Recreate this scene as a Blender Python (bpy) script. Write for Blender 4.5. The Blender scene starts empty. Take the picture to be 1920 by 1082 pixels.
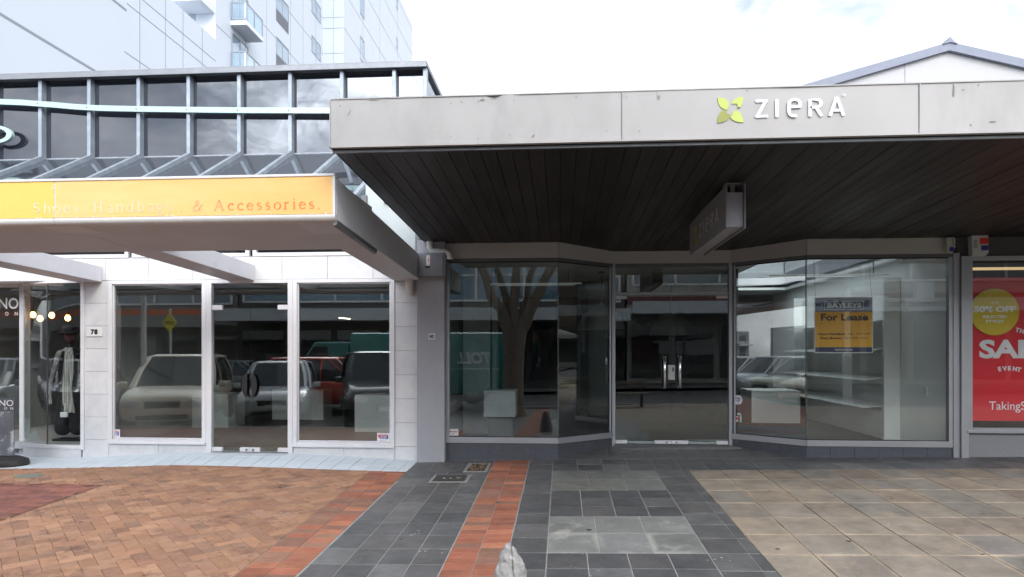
import bpy, bmesh, math, random
from mathutils import Vector, Matrix, noise
random.seed(7)
sc = bpy.context.scene
R = math.radians

# ------------------------------------------------------------------ camera
F, VH, H = 1269.0, 660.0, 1.6
TH = math.atan(93 / F); S_, C_ = math.sin(TH), math.cos(TH)
cam_d = bpy.data.cameras.new('camera'); cam = bpy.data.objects.new('camera', cam_d)
sc.collection.objects.link(cam); sc.camera = cam
cam.location = (0, 0, H); cam.rotation_euler = (R(90), 0, TH)
cam_d.sensor_width = 36; cam_d.lens = 36 * F / 1920; cam_d.shift_y = (VH - 541) / 1920
cam_d.clip_start = 0.05; cam_d.clip_end = 2000

# ------------------------------------------------------------------ world, sun, exposure
SUN_EL, SUN_AZ = 40.0, 212.0          # azimuth from +Y towards -X
wd = bpy.data.worlds.new('World'); sc.world = wd; wd.use_nodes = True
nt = wd.node_tree; nt.nodes.clear()
def N(t, typ, **kw):
    n = t.nodes.new(typ)
    for k, v in kw.items(): setattr(n, k, v)
    return n
def mth(t, op, a, b=None, c=None, clamp=False):
    n = t.nodes.new('ShaderNodeMath'); n.operation = op; n.use_clamp = clamp
    for i, x in enumerate((a, b, c)):
        if x is None: continue
        if isinstance(x, (int, float)): n.inputs[i].default_value = x
        else: t.links.new(x, n.inputs[i])
    return n.outputs[0]
def ramp(t, fac, stops):
    n = t.nodes.new('ShaderNodeValToRGB'); e = n.color_ramp.elements
    while len(e) < len(stops): e.new(0.5)
    for q, (p, c) in zip(e, stops):
        q.position = p; q.color = (c, c, c, 1) if isinstance(c, (int, float)) else (*c[:3], 1)
    t.links.new(fac, n.inputs[0]); return n.outputs[0]
def mixc(t, fac, a, b, mode='MIX'):
    n = t.nodes.new('ShaderNodeMix'); n.data_type = 'RGBA'; n.blend_type = mode
    for s, x in ((n.inputs[0], fac), (n.inputs[6], a), (n.inputs[7], b)):
        if isinstance(x, (int, float)): s.default_value = x
        elif isinstance(x, tuple): s.default_value = (*x[:3], 1)
        else: t.links.new(x, s)
    return n.outputs[2]
sky = N(nt, 'ShaderNodeTexSky', sky_type='NISHITA', sun_disc=False, sun_elevation=R(SUN_EL), sun_rotation=R(-SUN_AZ))
sky.air_density = 1.0; sky.dust_density = 1.5; sky.ozone_density = 1.0
tc = N(nt, 'ShaderNodeTexCoord')
mp = N(nt, 'ShaderNodeMapping'); mp.inputs['Scale'].default_value = (1.0, 1.0, 2.2); mp.inputs['Location'].default_value = (3.1, .7, .2)
nt.links.new(tc.outputs['Generated'], mp.inputs[0])
nz = N(nt, 'ShaderNodeTexNoise'); nz.inputs['Scale'].default_value = 2.3; nz.inputs['Detail'].default_value = 9; nz.inputs['Roughness'].default_value = .62
nz.inputs['Distortion'].default_value = .5
nt.links.new(mp.outputs[0], nz.inputs['Vector'])
sx = N(nt, 'ShaderNodeSeparateXYZ'); nt.links.new(tc.outputs['Generated'], sx.inputs[0])
sd = Vector((-math.sin(R(SUN_AZ)) * math.cos(R(SUN_EL)), math.cos(R(SUN_AZ)) * math.cos(R(SUN_EL)), math.sin(R(SUN_EL))))
dt = N(nt, 'ShaderNodeVectorMath', operation='DOT_PRODUCT'); nt.links.new(tc.outputs['Generated'], dt.inputs[0]); dt.inputs[1].default_value = sd
glow = mth(nt, 'POWER', mth(nt, 'MAXIMUM', dt.outputs['Value'], 0.0), 5.0)
cm = mth(nt, 'ADD', nz.outputs['Fac'], mth(nt, 'MULTIPLY', glow, .30))
mask = ramp(nt, cm, [(.28, 0.0), (.58, 1.0)])
# thicker, sunlit cloud banks opposite and overhead, thin bright veil round the sun
lum = mth(nt, 'ADD', mth(nt, 'MULTIPLY', nz.outputs['Fac'], 11.0), mth(nt, 'MULTIPLY', mth(nt, 'MULTIPLY', glow, nz.outputs['Fac']), 14.0))
lum = mth(nt, 'ADD', lum, mth(nt, 'MULTIPLY', mth(nt, 'MAXIMUM', mth(nt, 'MULTIPLY', sx.outputs['Y'], -1.0), 0.0), 5.0))
lum = mth(nt, 'ADD', lum, 1.0)
# a streaky sunlit cloud low over the street behind the viewer
mp2 = N(nt, 'ShaderNodeMapping'); mp2.inputs['Scale'].default_value = (7.0, 5.0, 9.0); mp2.inputs['Rotation'].default_value = (0, R(35), 0)
nt.links.new(tc.outputs['Generated'], mp2.inputs[0])
nz2 = N(nt, 'ShaderNodeTexNoise'); nz2.inputs['Scale'].default_value = 1.6; nz2.inputs['Detail'].default_value = 8; nz2.inputs['Roughness'].default_value = .6; nz2.inputs['Distortion'].default_value = 1.6
nt.links.new(mp2.outputs[0], nz2.inputs['Vector'])
d2_ = N(nt, 'ShaderNodeVectorMath', operation='DOT_PRODUCT'); nt.links.new(tc.outputs['Generated'], d2_.inputs[0]); d2_.inputs[1].default_value = Vector((-.20, -.90, .34)).normalized()
lobe = ramp(nt, mth(nt, 'MULTIPLY', mth(nt, 'POWER', mth(nt, 'MAXIMUM', d2_.outputs['Value'], 0.0), 26.0), mth(nt, 'ADD', nz2.outputs['Fac'], .45)), [(.30, 0.0), (.85, 1.0)])
lum = mth(nt, 'ADD', lum, mth(nt, 'MULTIPLY', lobe, mth(nt, 'MULTIPLY', nz2.outputs['Fac'], 95.0)))
cc = N(nt, 'ShaderNodeCombineXYZ')
for i, k in enumerate((.96, .98, 1.03)): nt.links.new(mth(nt, 'MULTIPLY', lum, k), cc.inputs[i])
skc = mixc(nt, mth(nt, 'MULTIPLY', mask, .93), sky.outputs[0], cc.outputs[0])
bg = N(nt, 'ShaderNodeBackground'); bg.inputs[1].default_value = 0.1
nt.links.new(skc, bg.inputs[0])
wo = N(nt, 'ShaderNodeOutputWorld'); nt.links.new(bg.outputs[0], wo.inputs[0])
sun_d = bpy.data.lights.new('sun', 'SUN'); sun_d.energy = 0.62; sun_d.angle = R(18); sun_d.color = (1, .96, .9)
sun = bpy.data.objects.new('sun', sun_d); sc.collection.objects.link(sun)
sun.rotation_euler = sd.to_track_quat('Z', 'Y').to_euler()
sc.view_settings.view_transform = 'Standard'; sc.view_settings.look = 'None'
sc.view_settings.exposure = 1.35; sc.view_settings.gamma = 1
cy = sc.cycles
cy.use_denoising = True; cy.max_bounces = 12; cy.diffuse_bounces = 5; cy.glossy_bounces = 6
cy.transparent_max_bounces = 24; cy.transmission_bounces = 8
cy.sample_clamp_indirect = 6; cy.blur_glossy = .3
cy.caustics_reflective = False; cy.caustics_refractive = False

# ------------------------------------------------------------------ helpers
def at(u, v, Y):
    """photo column/row measured on the plane at depth Y -> metres"""
    cx = (u - 960) / F; cz = (VH - v) / F; dx = cx * C_ - S_; dy = cx * S_ + C_
    return Vector((Y * dx / dy, Y, H + Y * cz / dy))
def ax(u, Y): return at(u, VH, Y).x
def hx(h):
    h = h.lstrip('#'); c = [int(h[i:i + 2], 16) / 255 for i in (0, 2, 4)]
    return tuple(x / 12.92 if x <= .04045 else ((x + .055) / 1.055) ** 2.4 for x in c)
def ss(a, b, x):
    t = max(0, min(1, (x - a) / (b - a))); return t * t * (3 - 2 * t)
def lerp(a, b, t): return a + (b - a) * t
def pw(x, pts):
    if x <= pts[0][0]: return pts[0][1]
    for (x0, y0), (x1, y1) in zip(pts, pts[1:]):
        if x <= x1: return y0 + (y1 - y0) * (x - x0) / (x1 - x0)
    return pts[-1][1]
YF = 8.3      # shop front plane
YD = 8.95     # recessed doors plane
def g(x, y):
    """height of the footpath"""
    xx = max(-1.5, min(8, x))
    b = .285 + .018 * xx + .04 * (max(y, -3) - 8.3)
    if y > 7.3 and x < -1.5:
        f8 = pw(x, [(-9, .16), (-6.2, .235), (-4.7, .325), (-3.3, .318), (-1.8, .25), (-1.5, .262)])
        b8 = f8 + .04 * (y - 8.3)
        b = lerp(b, b8, ss(7.45, 8.25, y))
    if y > 8.3 and -.2 < x < 3.1:
        b += .045 * ss(8.3, 8.9, y)
    return b

MATS = {}
def mat(name, col, rough=.6, metal=0.0, var=.12, vs=6.0, bump=0.0, bs=60.0, spec=.5, emit=None, attr=None, island=0.0,
        dirt=None, dirt_s=1.5, dirt_th=(.55, .7), coat=0.0, detail=5, stretch=None):
    if name in MATS: return MATS[name]
    m = bpy.data.materials.new(name); m.use_nodes = True; t = m.node_tree; t.nodes.clear()
    if isinstance(col, str): col = hx(col)
    p = N(t, 'ShaderNodeBsdfPrincipled'); o = N(t, 'ShaderNodeOutputMaterial'); t.links.new(p.outputs[0], o.inputs[0])
    tcn = N(t, 'ShaderNodeTexCoord'); co = tcn.outputs['Object']
    if stretch:
        mm = N(t, 'ShaderNodeMapping'); mm.inputs['Scale'].default_value = stretch; t.links.new(co, mm.inputs[0]); co = mm.outputs[0]
    base = None
    if attr:
        a = N(t, 'ShaderNodeVertexColor', layer_name=attr); base = a.outputs[0]
    else:
        rg = N(t, 'ShaderNodeRGB'); rg.outputs[0].default_value = (*col, 1); base = rg.outputs[0]
    if island:
        gi = N(t, 'ShaderNodeNewGeometry')
        k = mth(t, 'ADD', mth(t, 'MULTIPLY', gi.outputs['Random Per Island'], 2 * island), 1 - island)
        cb = N(t, 'ShaderNodeCombineXYZ')
        for i in range(3): t.links.new(k, cb.inputs[i])
        base = mixc(t, 1.0, base, cb.outputs[0], 'MULTIPLY')
    if var:
        n1 = N(t, 'ShaderNodeTexNoise'); n1.inputs['Scale'].default_value = vs; n1.inputs['Detail'].default_value = detail; n1.inputs['Roughness'].default_value = .65
        t.links.new(co, n1.inputs['Vector'])
        base = mixc(t, 1.0, base, ramp(t, n1.outputs['Fac'], [(.25, 1 - var), (.75, 1 + var)]), 'MULTIPLY')
    if dirt:
        n2 = N(t, 'ShaderNodeTexNoise'); n2.inputs['Scale'].default_value = dirt_s; n2.inputs['Detail'].default_value = 8; n2.inputs['Roughness'].default_value = .7
        t.links.new(co, n2.inputs['Vector'])
        base = mixc(t, ramp(t, n2.outputs['Fac'], [(dirt_th[0], 0.0), (dirt_th[1], 1.0)]), base, hx(dirt) if isinstance(dirt, str) else dirt)
    t.links.new(base, p.inputs['Base Color'])
    p.inputs['Metallic'].default_value = metal
    p.inputs['Specular IOR Level'].default_value = spec
    p.inputs['Coat Weight'].default_value = coat
    n3 = N(t, 'ShaderNodeTexNoise'); n3.inputs['Scale'].default_value = vs * 2.3; n3.inputs['Detail'].default_value = 3
    t.links.new(co, n3.inputs['Vector'])
    t.links.new(mth(t, 'MULTIPLY', ramp(t, n3.outputs['Fac'], [(.3, .85), (.7, 1.12)]), rough), p.inputs['Roughness'])
    if bump:
        n4 = N(t, 'ShaderNodeTexNoise'); n4.inputs['Scale'].default_value = bs; n4.inputs['Detail'].default_value = 4
        t.links.new(co, n4.inputs['Vector'])
        b = N(t, 'ShaderNodeBump'); b.inputs['Strength'].default_value = bump; b.inputs['Distance'].default_value = .01
        t.links.new(n4.outputs['Fac'], b.inputs['Height']); t.links.new(b.outputs[0], p.inputs['Normal'])
    if emit:
        p.inputs['Emission Color'].default_value = (*(hx(emit[0]) if isinstance(emit[0], str) else emit[0]), 1)
        p.inputs['Emission Strength'].default_value = emit[1]
    MATS[name] = m; return m
def glass(name, tint=(.86, .92, .90), r0=.06, rough=0.0, frost=0.0):
    """thin window glass: see-through plus mirror reflection that grows at grazing angles"""
    if name in MATS: return MATS[name]
    m = bpy.data.materials.new(name); m.use_nodes = True; t = m.node_tree; t.nodes.clear()
    ge = N(t, 'ShaderNodeNewGeometry')
    d = N(t, 'ShaderNodeVectorMath', operation='DOT_PRODUCT'); t.links.new(ge.outputs['Normal'], d.inputs[0]); t.links.new(ge.outputs['Incoming'], d.inputs[1])
    c = mth(t, 'ABSOLUTE', d.outputs['Value'])
    fr = mth(t, 'ADD', mth(t, 'MULTIPLY', mth(t, 'POWER', mth(t, 'SUBTRACT', 1.0, c), 5.0), 1 - r0), r0, clamp=True)
    tr = N(t, 'ShaderNodeBsdfTransparent'); tr.inputs[0].default_value = (*tint, 1)
    gl = N(t, 'ShaderNodeBsdfGlossy'); gl.inputs['Roughness'].default_value = rough; gl.inputs[0].default_value = (.95, .98, .98, 1)
    # float-glass waviness
    tn = N(t, 'ShaderNodeTexCoord'); n4 = N(t, 'ShaderNodeTexNoise'); n4.inputs['Scale'].default_value = 1.3; n4.inputs['Detail'].default_value = 1
    t.links.new(tn.outputs['Object'], n4.inputs['Vector'])
    b = N(t, 'ShaderNodeBump'); b.inputs['Strength'].default_value = .02; b.inputs['Distance'].default_value = .01
    t.links.new(n4.outputs['Fac'], b.inputs['Height']); t.links.new(b.outputs[0], gl.inputs['Normal'])
    base = tr.outputs[0]
    if frost:
        df = N(t, 'ShaderNodeBsdfDiffuse'); df.inputs[0].default_value = (.45, .5, .5, 1)
        m0 = N(t, 'ShaderNodeMixShader'); m0.inputs[0].default_value = frost
        t.links.new(tr.outputs[0], m0.inputs[1]); t.links.new(df.outputs[0], m0.inputs[2]); base = m0.outputs[0]
    mx = N(t, 'ShaderNodeMixShader'); t.links.new(fr, mx.inputs[0]); t.links.new(base, mx.inputs[1]); t.links.new(gl.outputs[0], mx.inputs[2])
    o = N(t, 'ShaderNodeOutputMaterial'); t.links.new(mx.outputs[0], o.inputs[0])
    MATS[name] = m; return m

class MB:
    """collects geometry for ONE mesh object"""
    def __init__(s, M=None): s.v = []; s.f = []; s.c = []; s.mi = []; s.M = M or Matrix.Identity(4); s.cur = (1, 1, 1); s.m = 0
    def add(s, vs, fs):
        n = len(s.v)
        s.v += [tuple(s.M @ Vector(p)) for p in vs]; s.c += [s.cur] * len(vs)
        s.f += [tuple(i + n for i in f) for f in fs]; s.mi += [s.m] * len(fs)
        return s
    def box(s, x0, x1, y0, y1, z0, z1):
        x0, x1 = sorted((x0, x1)); y0, y1 = sorted((y0, y1)); z0, z1 = sorted((z0, z1))
        return s.add([(x0, y0, z0), (x1, y0, z0), (x1, y1, z0), (x0, y1, z0), (x0, y0, z1), (x1, y0, z1), (x1, y1, z1), (x0, y1, z1)],
                     [(0, 3, 2, 1), (4, 5, 6, 7), (0, 1, 5, 4), (1, 2, 6, 5), (2, 3, 7, 6), (3, 0, 4, 7)])
    def cbox(s, x0, x1, y0, y1, z0, z1, b=.01):
        """box with chamfered edges (three chamfer loops)"""
        x0, x1 = sorted((x0, x1)); y0, y1 = sorted((y0, y1)); z0, z1 = sorted((z0, z1))
        bm = bmesh.new(); bmesh.ops.create_cube(bm, size=1)
        for q in bm.verts: q.co = Vector((lerp(x0, x1, q.co.x + .5), lerp(y0, y1, q.co.y + .5), lerp(z0, z1, q.co.z + .5)))
        bmesh.ops.bevel(bm, geom=list(bm.edges), offset=min(b, (x1 - x0) * .45, (y1 - y0) * .45, (z1 - z0) * .45), segments=2, profile=.5, affect='EDGES')
        bm.verts.index_update()
        s.add([tuple(q.co) for q in bm.verts], [tuple(q.index for q in f.verts) for f in bm.faces]); bm.free(); return s
    def quad(s, a, b, c, d): return s.add([a, b, c, d], [(0, 1, 2, 3)])
    def prism(s, pts, d):
        """polygon (3D points) extruded by vector d"""
        n = len(pts); d = Vector(d)
        vs = [Vector(p) for p in pts] + [Vector(p) + d for p in pts]
        fs = [tuple(range(n))[::-1], tuple(range(n, 2 * n))] + [(i, (i + 1) % n, n + (i + 1) % n, n + i) for i in range(n)]
        return s.add(vs, fs)
    def bar(s, a, b, w, h=None, up=(0, 0, 1)):
        a, b = Vector(a), Vector(b); h = h or w; d = (b - a).normalized(); u = Vector(up)
        if abs(d.dot(u)) > .99: u = Vector((0, 1, 0))
        r = d.cross(u).normalized() * (w / 2); u2 = r.cross(d).normalized() * (h / 2)
        vs = [a - r - u2, a + r - u2, a + r + u2, a - r + u2, b - r - u2, b + r - u2, b + r + u2, b - r + u2]
        return s.add(vs, [(0, 3, 2, 1), (4, 5, 6, 7), (0, 1, 5, 4), (1, 2, 6, 5), (2, 3, 7, 6), (3, 0, 4, 7)])
    def tube(s, pts, rad, n=12, cap=True):
        pts = [Vector(p) for p in pts]; rs = rad if isinstance(rad, (list, tuple)) else [rad] * len(pts)
        rings = []; prev = None; vs = []
        for i, p in enumerate(pts):
            d = (pts[min(i + 1, len(pts) - 1)] - pts[max(i - 1, 0)]).normalized()
            if prev is None:
                a = d.cross(Vector((0, 0, 1)))
                if a.length < .01: a = d.cross(Vector((0, 1, 0)))
            else: a = prev - d * prev.dot(d)
            a.normalize(); prev = a; b = d.cross(a)
            for k in range(n):
                t = 2 * math.pi * k / n; vs.append(p + (a * math.cos(t) + b * math.sin(t)) * rs[i])
        fs = [(i * n + k, i * n + (k + 1) % n, (i + 1) * n + (k + 1) % n, (i + 1) * n + k) for i in range(len(pts) - 1) for k in range(n)]
        if cap: fs += [tuple(range(n))[::-1], tuple((len(pts) - 1) * n + k for k in range(n))]
        return s.add(vs, fs)
    def lathe(s, prof, c=(0, 0, 0), n=24, axis='z'):
        vs = []; c = Vector(c)
        for r, h in prof:
            for k in range(n):
                t = 2 * math.pi * k / n
                q = (r * math.cos(t), r * math.sin(t), h) if axis == 'z' else ((r * math.cos(t), h, r * math.sin(t)) if axis == 'y' else (h, r * math.cos(t), r * math.sin(t)))
                vs.append(c + Vector(q))
        m = len(prof)
        fs = [(i * n + k, i * n + (k + 1) % n, (i + 1) * n + (k + 1) % n, (i + 1) * n + k) for i in range(m - 1) for k in range(n)]
        fs += [tuple(range(n))[::-1], tuple((m - 1) * n + k for k in range(n))]
        return s.add(vs, fs)
    def build(s, name, m, parent=None, smooth=False, bevel=0, colattr=False):
        me = bpy.data.meshes.new(name); me.from_pydata([tuple(p) for p in s.v], [], s.f)
        ms = m if isinstance(m, (list, tuple)) else [m]
        for q in ms: me.materials.append(q)
        if len(ms) > 1: me.polygons.foreach_set('material_index', s.mi)
        if colattr:
            ca = me.color_attributes.new('col', 'FLOAT_COLOR', 'POINT')
            fl = []
            for c in s.c: fl += [c[0], c[1], c[2], 1.0]
            ca.data.foreach_set('color', fl)
        bm = bmesh.new(); bm.from_mesh(me); bmesh.ops.recalc_face_normals(bm, faces=bm.faces); bm.to_mesh(me); bm.free()
        if smooth:
            me.polygons.foreach_set('use_smooth', [True] * len(me.polygons))
            me.set_sharp_from_angle(angle=R(smooth if smooth is not True else 40))
        o = bpy.data.objects.new(name, me); sc.collection.objects.link(o)
        if parent: o.parent = parent; o.matrix_parent_inverse = parent.matrix_world.inverted() if parent.type == 'EMPTY' and False else Matrix.Identity(4); 
        if parent: off(o, parent)
        if bevel:
            b = o.modifiers.new('bevel', 'BEVEL'); b.width = bevel; b.segments = 2; b.limit_method = 'ANGLE'; b.angle_limit = R(40)
        return o
def build_split(mb, name, m, parent, **kw):
    """one object per loose piece"""
    par = list(range(len(mb.v)))
    def find(a):
        while par[a] != a: par[a] = par[par[a]]; a = par[a]
        return a
    for f in mb.f:
        for i in f[1:]: par[find(i)] = find(f[0])
    gr = {}
    for f in mb.f: gr.setdefault(find(f[0]), []).append(f)
    out = []
    for fs in gr.values():
        ids = sorted({i for f in fs for i in f}); mp_ = {i: k for k, i in enumerate(ids)}
        q = MB(); q.v = [mb.v[i] for i in ids]; q.c = [mb.c[i] for i in ids]; q.f = [tuple(mp_[i] for i in f) for f in fs]; q.mi = [0] * len(fs)
        out.append(q.build(name, m, parent, **kw))
    return out
def world_loc(p):
    l = Vector((0, 0, 0))
    while p: l += p.location; p = p.parent
    return l
def off(o, parent):
    """geometry is written in world metres; shift the mesh so that it sits right under its (unrotated) parent"""
    l = world_loc(parent)
    if l.length > 1e-9: o.data.transform(Matrix.Translation(-l))
def tag(o, label=None, cat=None, group=None, kind=None):
    if label: o['label'] = label
    if cat: o['category'] = cat
    if group: o['group'] = group
    if kind: o['kind'] = kind
    return o
def thing(name, label, cat, loc=(0, 0, 0), group=None):
    o = bpy.data.objects.new(name, None); sc.collection.objects.link(o); o.location = loc; o.empty_display_size = .1
    return tag(o, label, cat, group)
def copy_tree(o, parent=None):
    c = o.copy(); sc.collection.objects.link(c); c.parent = parent
    for ch in list(o.children): copy_tree(ch, c)
    return c
_font = None
def text_mb(mb, s, size, origin, xdir=(1, 0, 0), updir=(0, 0, 1), depth=.003, weight=0.0, spacing=1.0, align='LEFT', width=None, shear=0.0, sx=1.0, cols=None, colf=None):
    """sets lettering as real geometry from Blender's built-in face"""
    cu = bpy.data.curves.new('lettering', 'FONT'); cu.body = s; cu.size = size; cu.offset = weight; cu.space_character = spacing
    cu.extrude = depth; cu.align_x = align; cu.shear = shear; cu.resolution_u = 3
    ob = bpy.data.objects.new('lettering', cu); sc.collection.objects.link(ob)
    dg = bpy.context.evaluated_depsgraph_get(); me = bpy.data.meshes.new_from_object(ob.evaluated_get(dg))
    X = Vector(xdir).normalized(); U = Vector(updir).normalized(); Z = X.cross(U); o = Vector(origin)
    if width and len(me.vertices):
        xs = [v.co.x for v in me.vertices]; sx = width / (max(xs) - min(xs))
    vs = [o + X * v.co.x * sx + U * v.co.y + Z * (v.co.z) for v in me.vertices]
    n = len(mb.v)
    mb.add(vs, [tuple(p.vertices) for p in me.polygons])
    if colf:
        for i, v in enumerate(me.vertices): mb.c[n + i] = colf(v.co.x * sx)
    bpy.data.objects.remove(ob); bpy.data.curves.remove(cu); bpy.data.meshes.remove(me)
    return mb
_sk = 0
def stroke(mb, pts, w, o, X, U, d, w2=None):
    """flat pen stroke along 2D points, extruded by d"""
    X = Vector(X); U = Vector(U); o = Vector(o); n = len(pts); L = []; Rr = []
    for i, p in enumerate(pts):
        a = Vector(pts[max(i - 1, 0)]); b = Vector(pts[min(i + 1, n - 1)]); t = (b - a).normalized(); q = Vector((-t.y, t.x))
        ww = w if w2 is None else lerp(w, w2, i / (n - 1))
        k = 1.0
        if 0 < i < n - 1:
            t1 = (Vector(p) - a).normalized(); k = 1 / max(.5, abs(Vector((-t1.y, t1.x)).dot(q)))
        L.append(Vector(p) + q * ww / 2 * k); Rr.append(Vector(p) - q * ww / 2 * k)
    global _sk; _sk += 1; D = Vector(d); jit = D.normalized() * (.0004 * (_sk % 6))
    P = [o + X * a.x + U * a.y + jit for a in L + Rr]; vs = P + [p + D for p in P]; m = 2 * n
    fs = []
    for i in range(n - 1):
        fs += [(i, i + 1, n + i + 1, n + i), (m + i, m + n + i, m + n + i + 1, m + i + 1), (i, m + i, m + i + 1, i + 1), (n + i, n + i + 1, m + n + i + 1, m + n + i)]
    fs += [(0, n, m + n, m), (n - 1, m + n - 1, m + 2 * n - 1, 2 * n - 1)]
    mb.add(vs, fs)
def arc(cx, cy, rx, ry, a0, a1, n=14): return [(cx + rx * math.cos(R(lerp(a0, a1, i / n))), cy + ry * math.sin(R(lerp(a0, a1, i / n)))) for i in range(n + 1)]
def clip(poly, a, b, c):
    """keep the side a*x+b*y<=c"""
    out = []
    for i in range(len(poly)):
        p, q = poly[i], poly[(i + 1) % len(poly)]; dp = a * p[0] + b * p[1] - c; dq = a * q[0] + b * q[1] - c
        if dp <= 0: out.append(p)
        if dp * dq < 0:
            t = dp / (dp - dq); out.append((p[0] + (q[0] - p[0]) * t, p[1] + (q[1] - p[1]) * t))
    return out
def area(p): return abs(sum(p[i][0] * p[(i + 1) % len(p)][1] - p[(i + 1) % len(p)][0] * p[i][1] for i in range(len(p)))) / 2
def paver(mb, poly, col, gap=.003, ch=.004, lift=0.0, depth=.008, edge=None):
    """one paving unit: chamfered top following the footpath, sunk joint around it"""
    if len(poly) < 3 or area(poly) < .0006: return
    cx = sum(p[0] for p in poly) / len(poly); cy_ = sum(p[1] for p in poly) / len(poly)
    def inset(d):
        r = []
        for x, y in poly:
            l = math.hypot(x - cx, y - cy_) or 1; k = max(0, 1 - d * 1.35 / l); r.append((cx + (x - cx) * k, cy_ + (y - cy_) * k))
        return r
    a, b = inset(gap), inset(gap + ch); n = len(poly); mb.cur = col
    vs = [(x, y, g(x, y) + lift - depth) for x, y in a] + [(x, y, g(x, y) + lift - ch * .6) for x, y in a] + [(x, y, g(x, y) + lift) for x, y in b]
    fs = [(i, (i + 1) % n, n + (i + 1) % n, n + i) for i in range(n)] + [(n + i, n + (i + 1) % n, 2 * n + (i + 1) % n, 2 * n + i) for i in range(n)] + [tuple(range(2 * n, 3 * n))]
    if edge:
        fs.pop(); c = inset(gap + ch + edge[1]); e0 = len(mb.v); vs += [(x, y, g(x, y) + lift) for x, y in c]
        fs += [(2 * n + i, 2 * n + (i + 1) % n, 3 * n + (i + 1) % n, 3 * n + i) for i in range(n)] + [tuple(range(3 * n, 4 * n))]
        mb.add(vs, fs)
        for i in range(n):
            k = random.random() ** 3.5 * edge[2]
            for r_ in (0, 1, 2): mb.c[e0 + r_ * n + i] = tuple(lerp(a_, b_, k) for a_, b_ in zip(col, edge[0]))
        return
    mb.add(vs, fs)
def sheet(name, x0, x1, y0, y1, m, dz, st=.5, fn=None):
    nx = max(1, int((x1 - x0) / st)); ny = max(1, int((y1 - y0) / st)); mb = MB(); fn = fn or g
    vs = [(lerp(x0, x1, i / nx), lerp(y0, y1, j / ny)) for j in range(ny + 1) for i in range(nx + 1)]
    mb.add([(x, y, fn(x, y) + dz) for x, y in vs], [(j * (nx + 1) + i, j * (nx + 1) + i + 1, (j + 1) * (nx + 1) + i + 1, (j + 1) * (nx + 1) + i) for j in range(ny) for i in range(nx)])
    return tag(mb.build(name, m), kind='structure')
def rectframe(mb, x0, x1, z0, z1, y, w, d, wb=None, wt=None):
    wb = w if wb is None else wb; wt = w if wt is None else wt
    mb.box(x0, x0 + w, y, y + d, z0, z1); mb.box(x1 - w, x1, y, y + d, z0, z1)
    mb.box(x0 + w, x1 - w, y, y + d, z0, z0 + wb); mb.box(x0 + w, x1 - w, y, y + d, z1 - wt, z1)
# ------------------------------------------------------------------ ground, road, paving
M_asph = mat('asphalt', (.055, .055, .058), .85, var=.25, vs=3, bump=.5, bs=120)
M_paveg = mat('paving_grey', (.13, .13, .13), .7, var=.2, vs=2, bump=.3)
M_groutd = mat('joint_sand_dark', (.045, .042, .036), .95, var=.3, vs=20)
M_grout = mat('joint_mortar', (.27, .265, .255), .9, var=.25, vs=12)
M_groutm = mat('joint_mossy', (.055, .06, .035), .95, var=.4, vs=9, dirt=(.3, .26, .19), dirt_s=1.2, dirt_th=(.5, .6))
M_groutb = mat('joint_sandy', (.34, .28, .20), .95, var=.3, vs=9, dirt=(.05, .052, .03), dirt_s=.9, dirt_th=(.47, .55))
M_kerb = mat('kerb_concrete', (.33, .32, .30), .8, var=.15, vs=8)
def road_z(x, y):
    b = g(x, y)
    return min(b - .02, .02) if y > -22 else b - .02
def ground_fn(x, y):
    if y > 7: return .285 + .018 * max(-1.5, min(8, x)) + .04 * (7 - 8.3) - .3
    return (.285 + .018 * max(-1.5, min(8, x)) + .04 * (max(y, -3) - 8.3)) - .20
tag(sheet('ground', -320, 320, -320, 400, M_asph, 0, 8, ground_fn), kind='structure')
road = sheet('road', -70, 70, -14, 3.4, M_asph, 0.0, 1.0, lambda x, y: ground_fn(x, y) + .06)
sheet('pavement', -70, -3.2, 3.4, 7.2, M_groutm, -.007, .4)
sheet('pavement', -3.2, -2.19, -4.5, 7.2, M_groutm, -.007, .25)
sheet('pavement', -2.19, -1.76, -4.5, 7.2, M_grout, -.0045, .2)
sheet('pavement', -12, -1.76, 7.2, 9.4, mat('joint_grey', (.16, .15, .14), .9, var=.2), -.006, .08)
sheet('pavement', -70, -12, 7.2, 9.4, M_groutm, -.008, .4)
sheet('pavement', -1.76, 1.405, -4.5, 9.4, M_grout, -.0035, .12)
sheet('pavement', 1.405, 26, -4.5, 7.66, M_groutb, -.005, .35)
sheet('pavement', 1.405, 26, 7.66, 9.4, M_grout, -.0035, .12)
farp = sheet('pavement', -70, 70, -21.5, -14, M_paveg, 0, 1.5, lambda x, y: ground_fn(x, y) + .2)
k = MB(); k.box(-70, -3.2, 3.25, 3.4, -.2, .075); k.box(-3.35, -3.2, -4.5, 3.25, -.3, .075); k.box(-3.35, 26, -4.65, -4.5, -.3, -.10)
tag(k.build('kerb', M_kerb), kind='structure')
m = MB()
for i in range(9): m.bar((-3.9 - i * 2.75, -1.4, .002 + ground_fn(-5, -1) + .07), (-3.6 - i * 2.75, 3.2, ground_fn(-5, 3) + .075), .10, .004)
m.box(-60, 24, -9.05, -8.95, ground_fn(-5, -9) + .066, ground_fn(-5, -9) + .07)
tag(m.build('road_markings', mat('road_paint', (.7, .7, .68), .7, var=.2, vs=9)), kind='structure')

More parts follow.
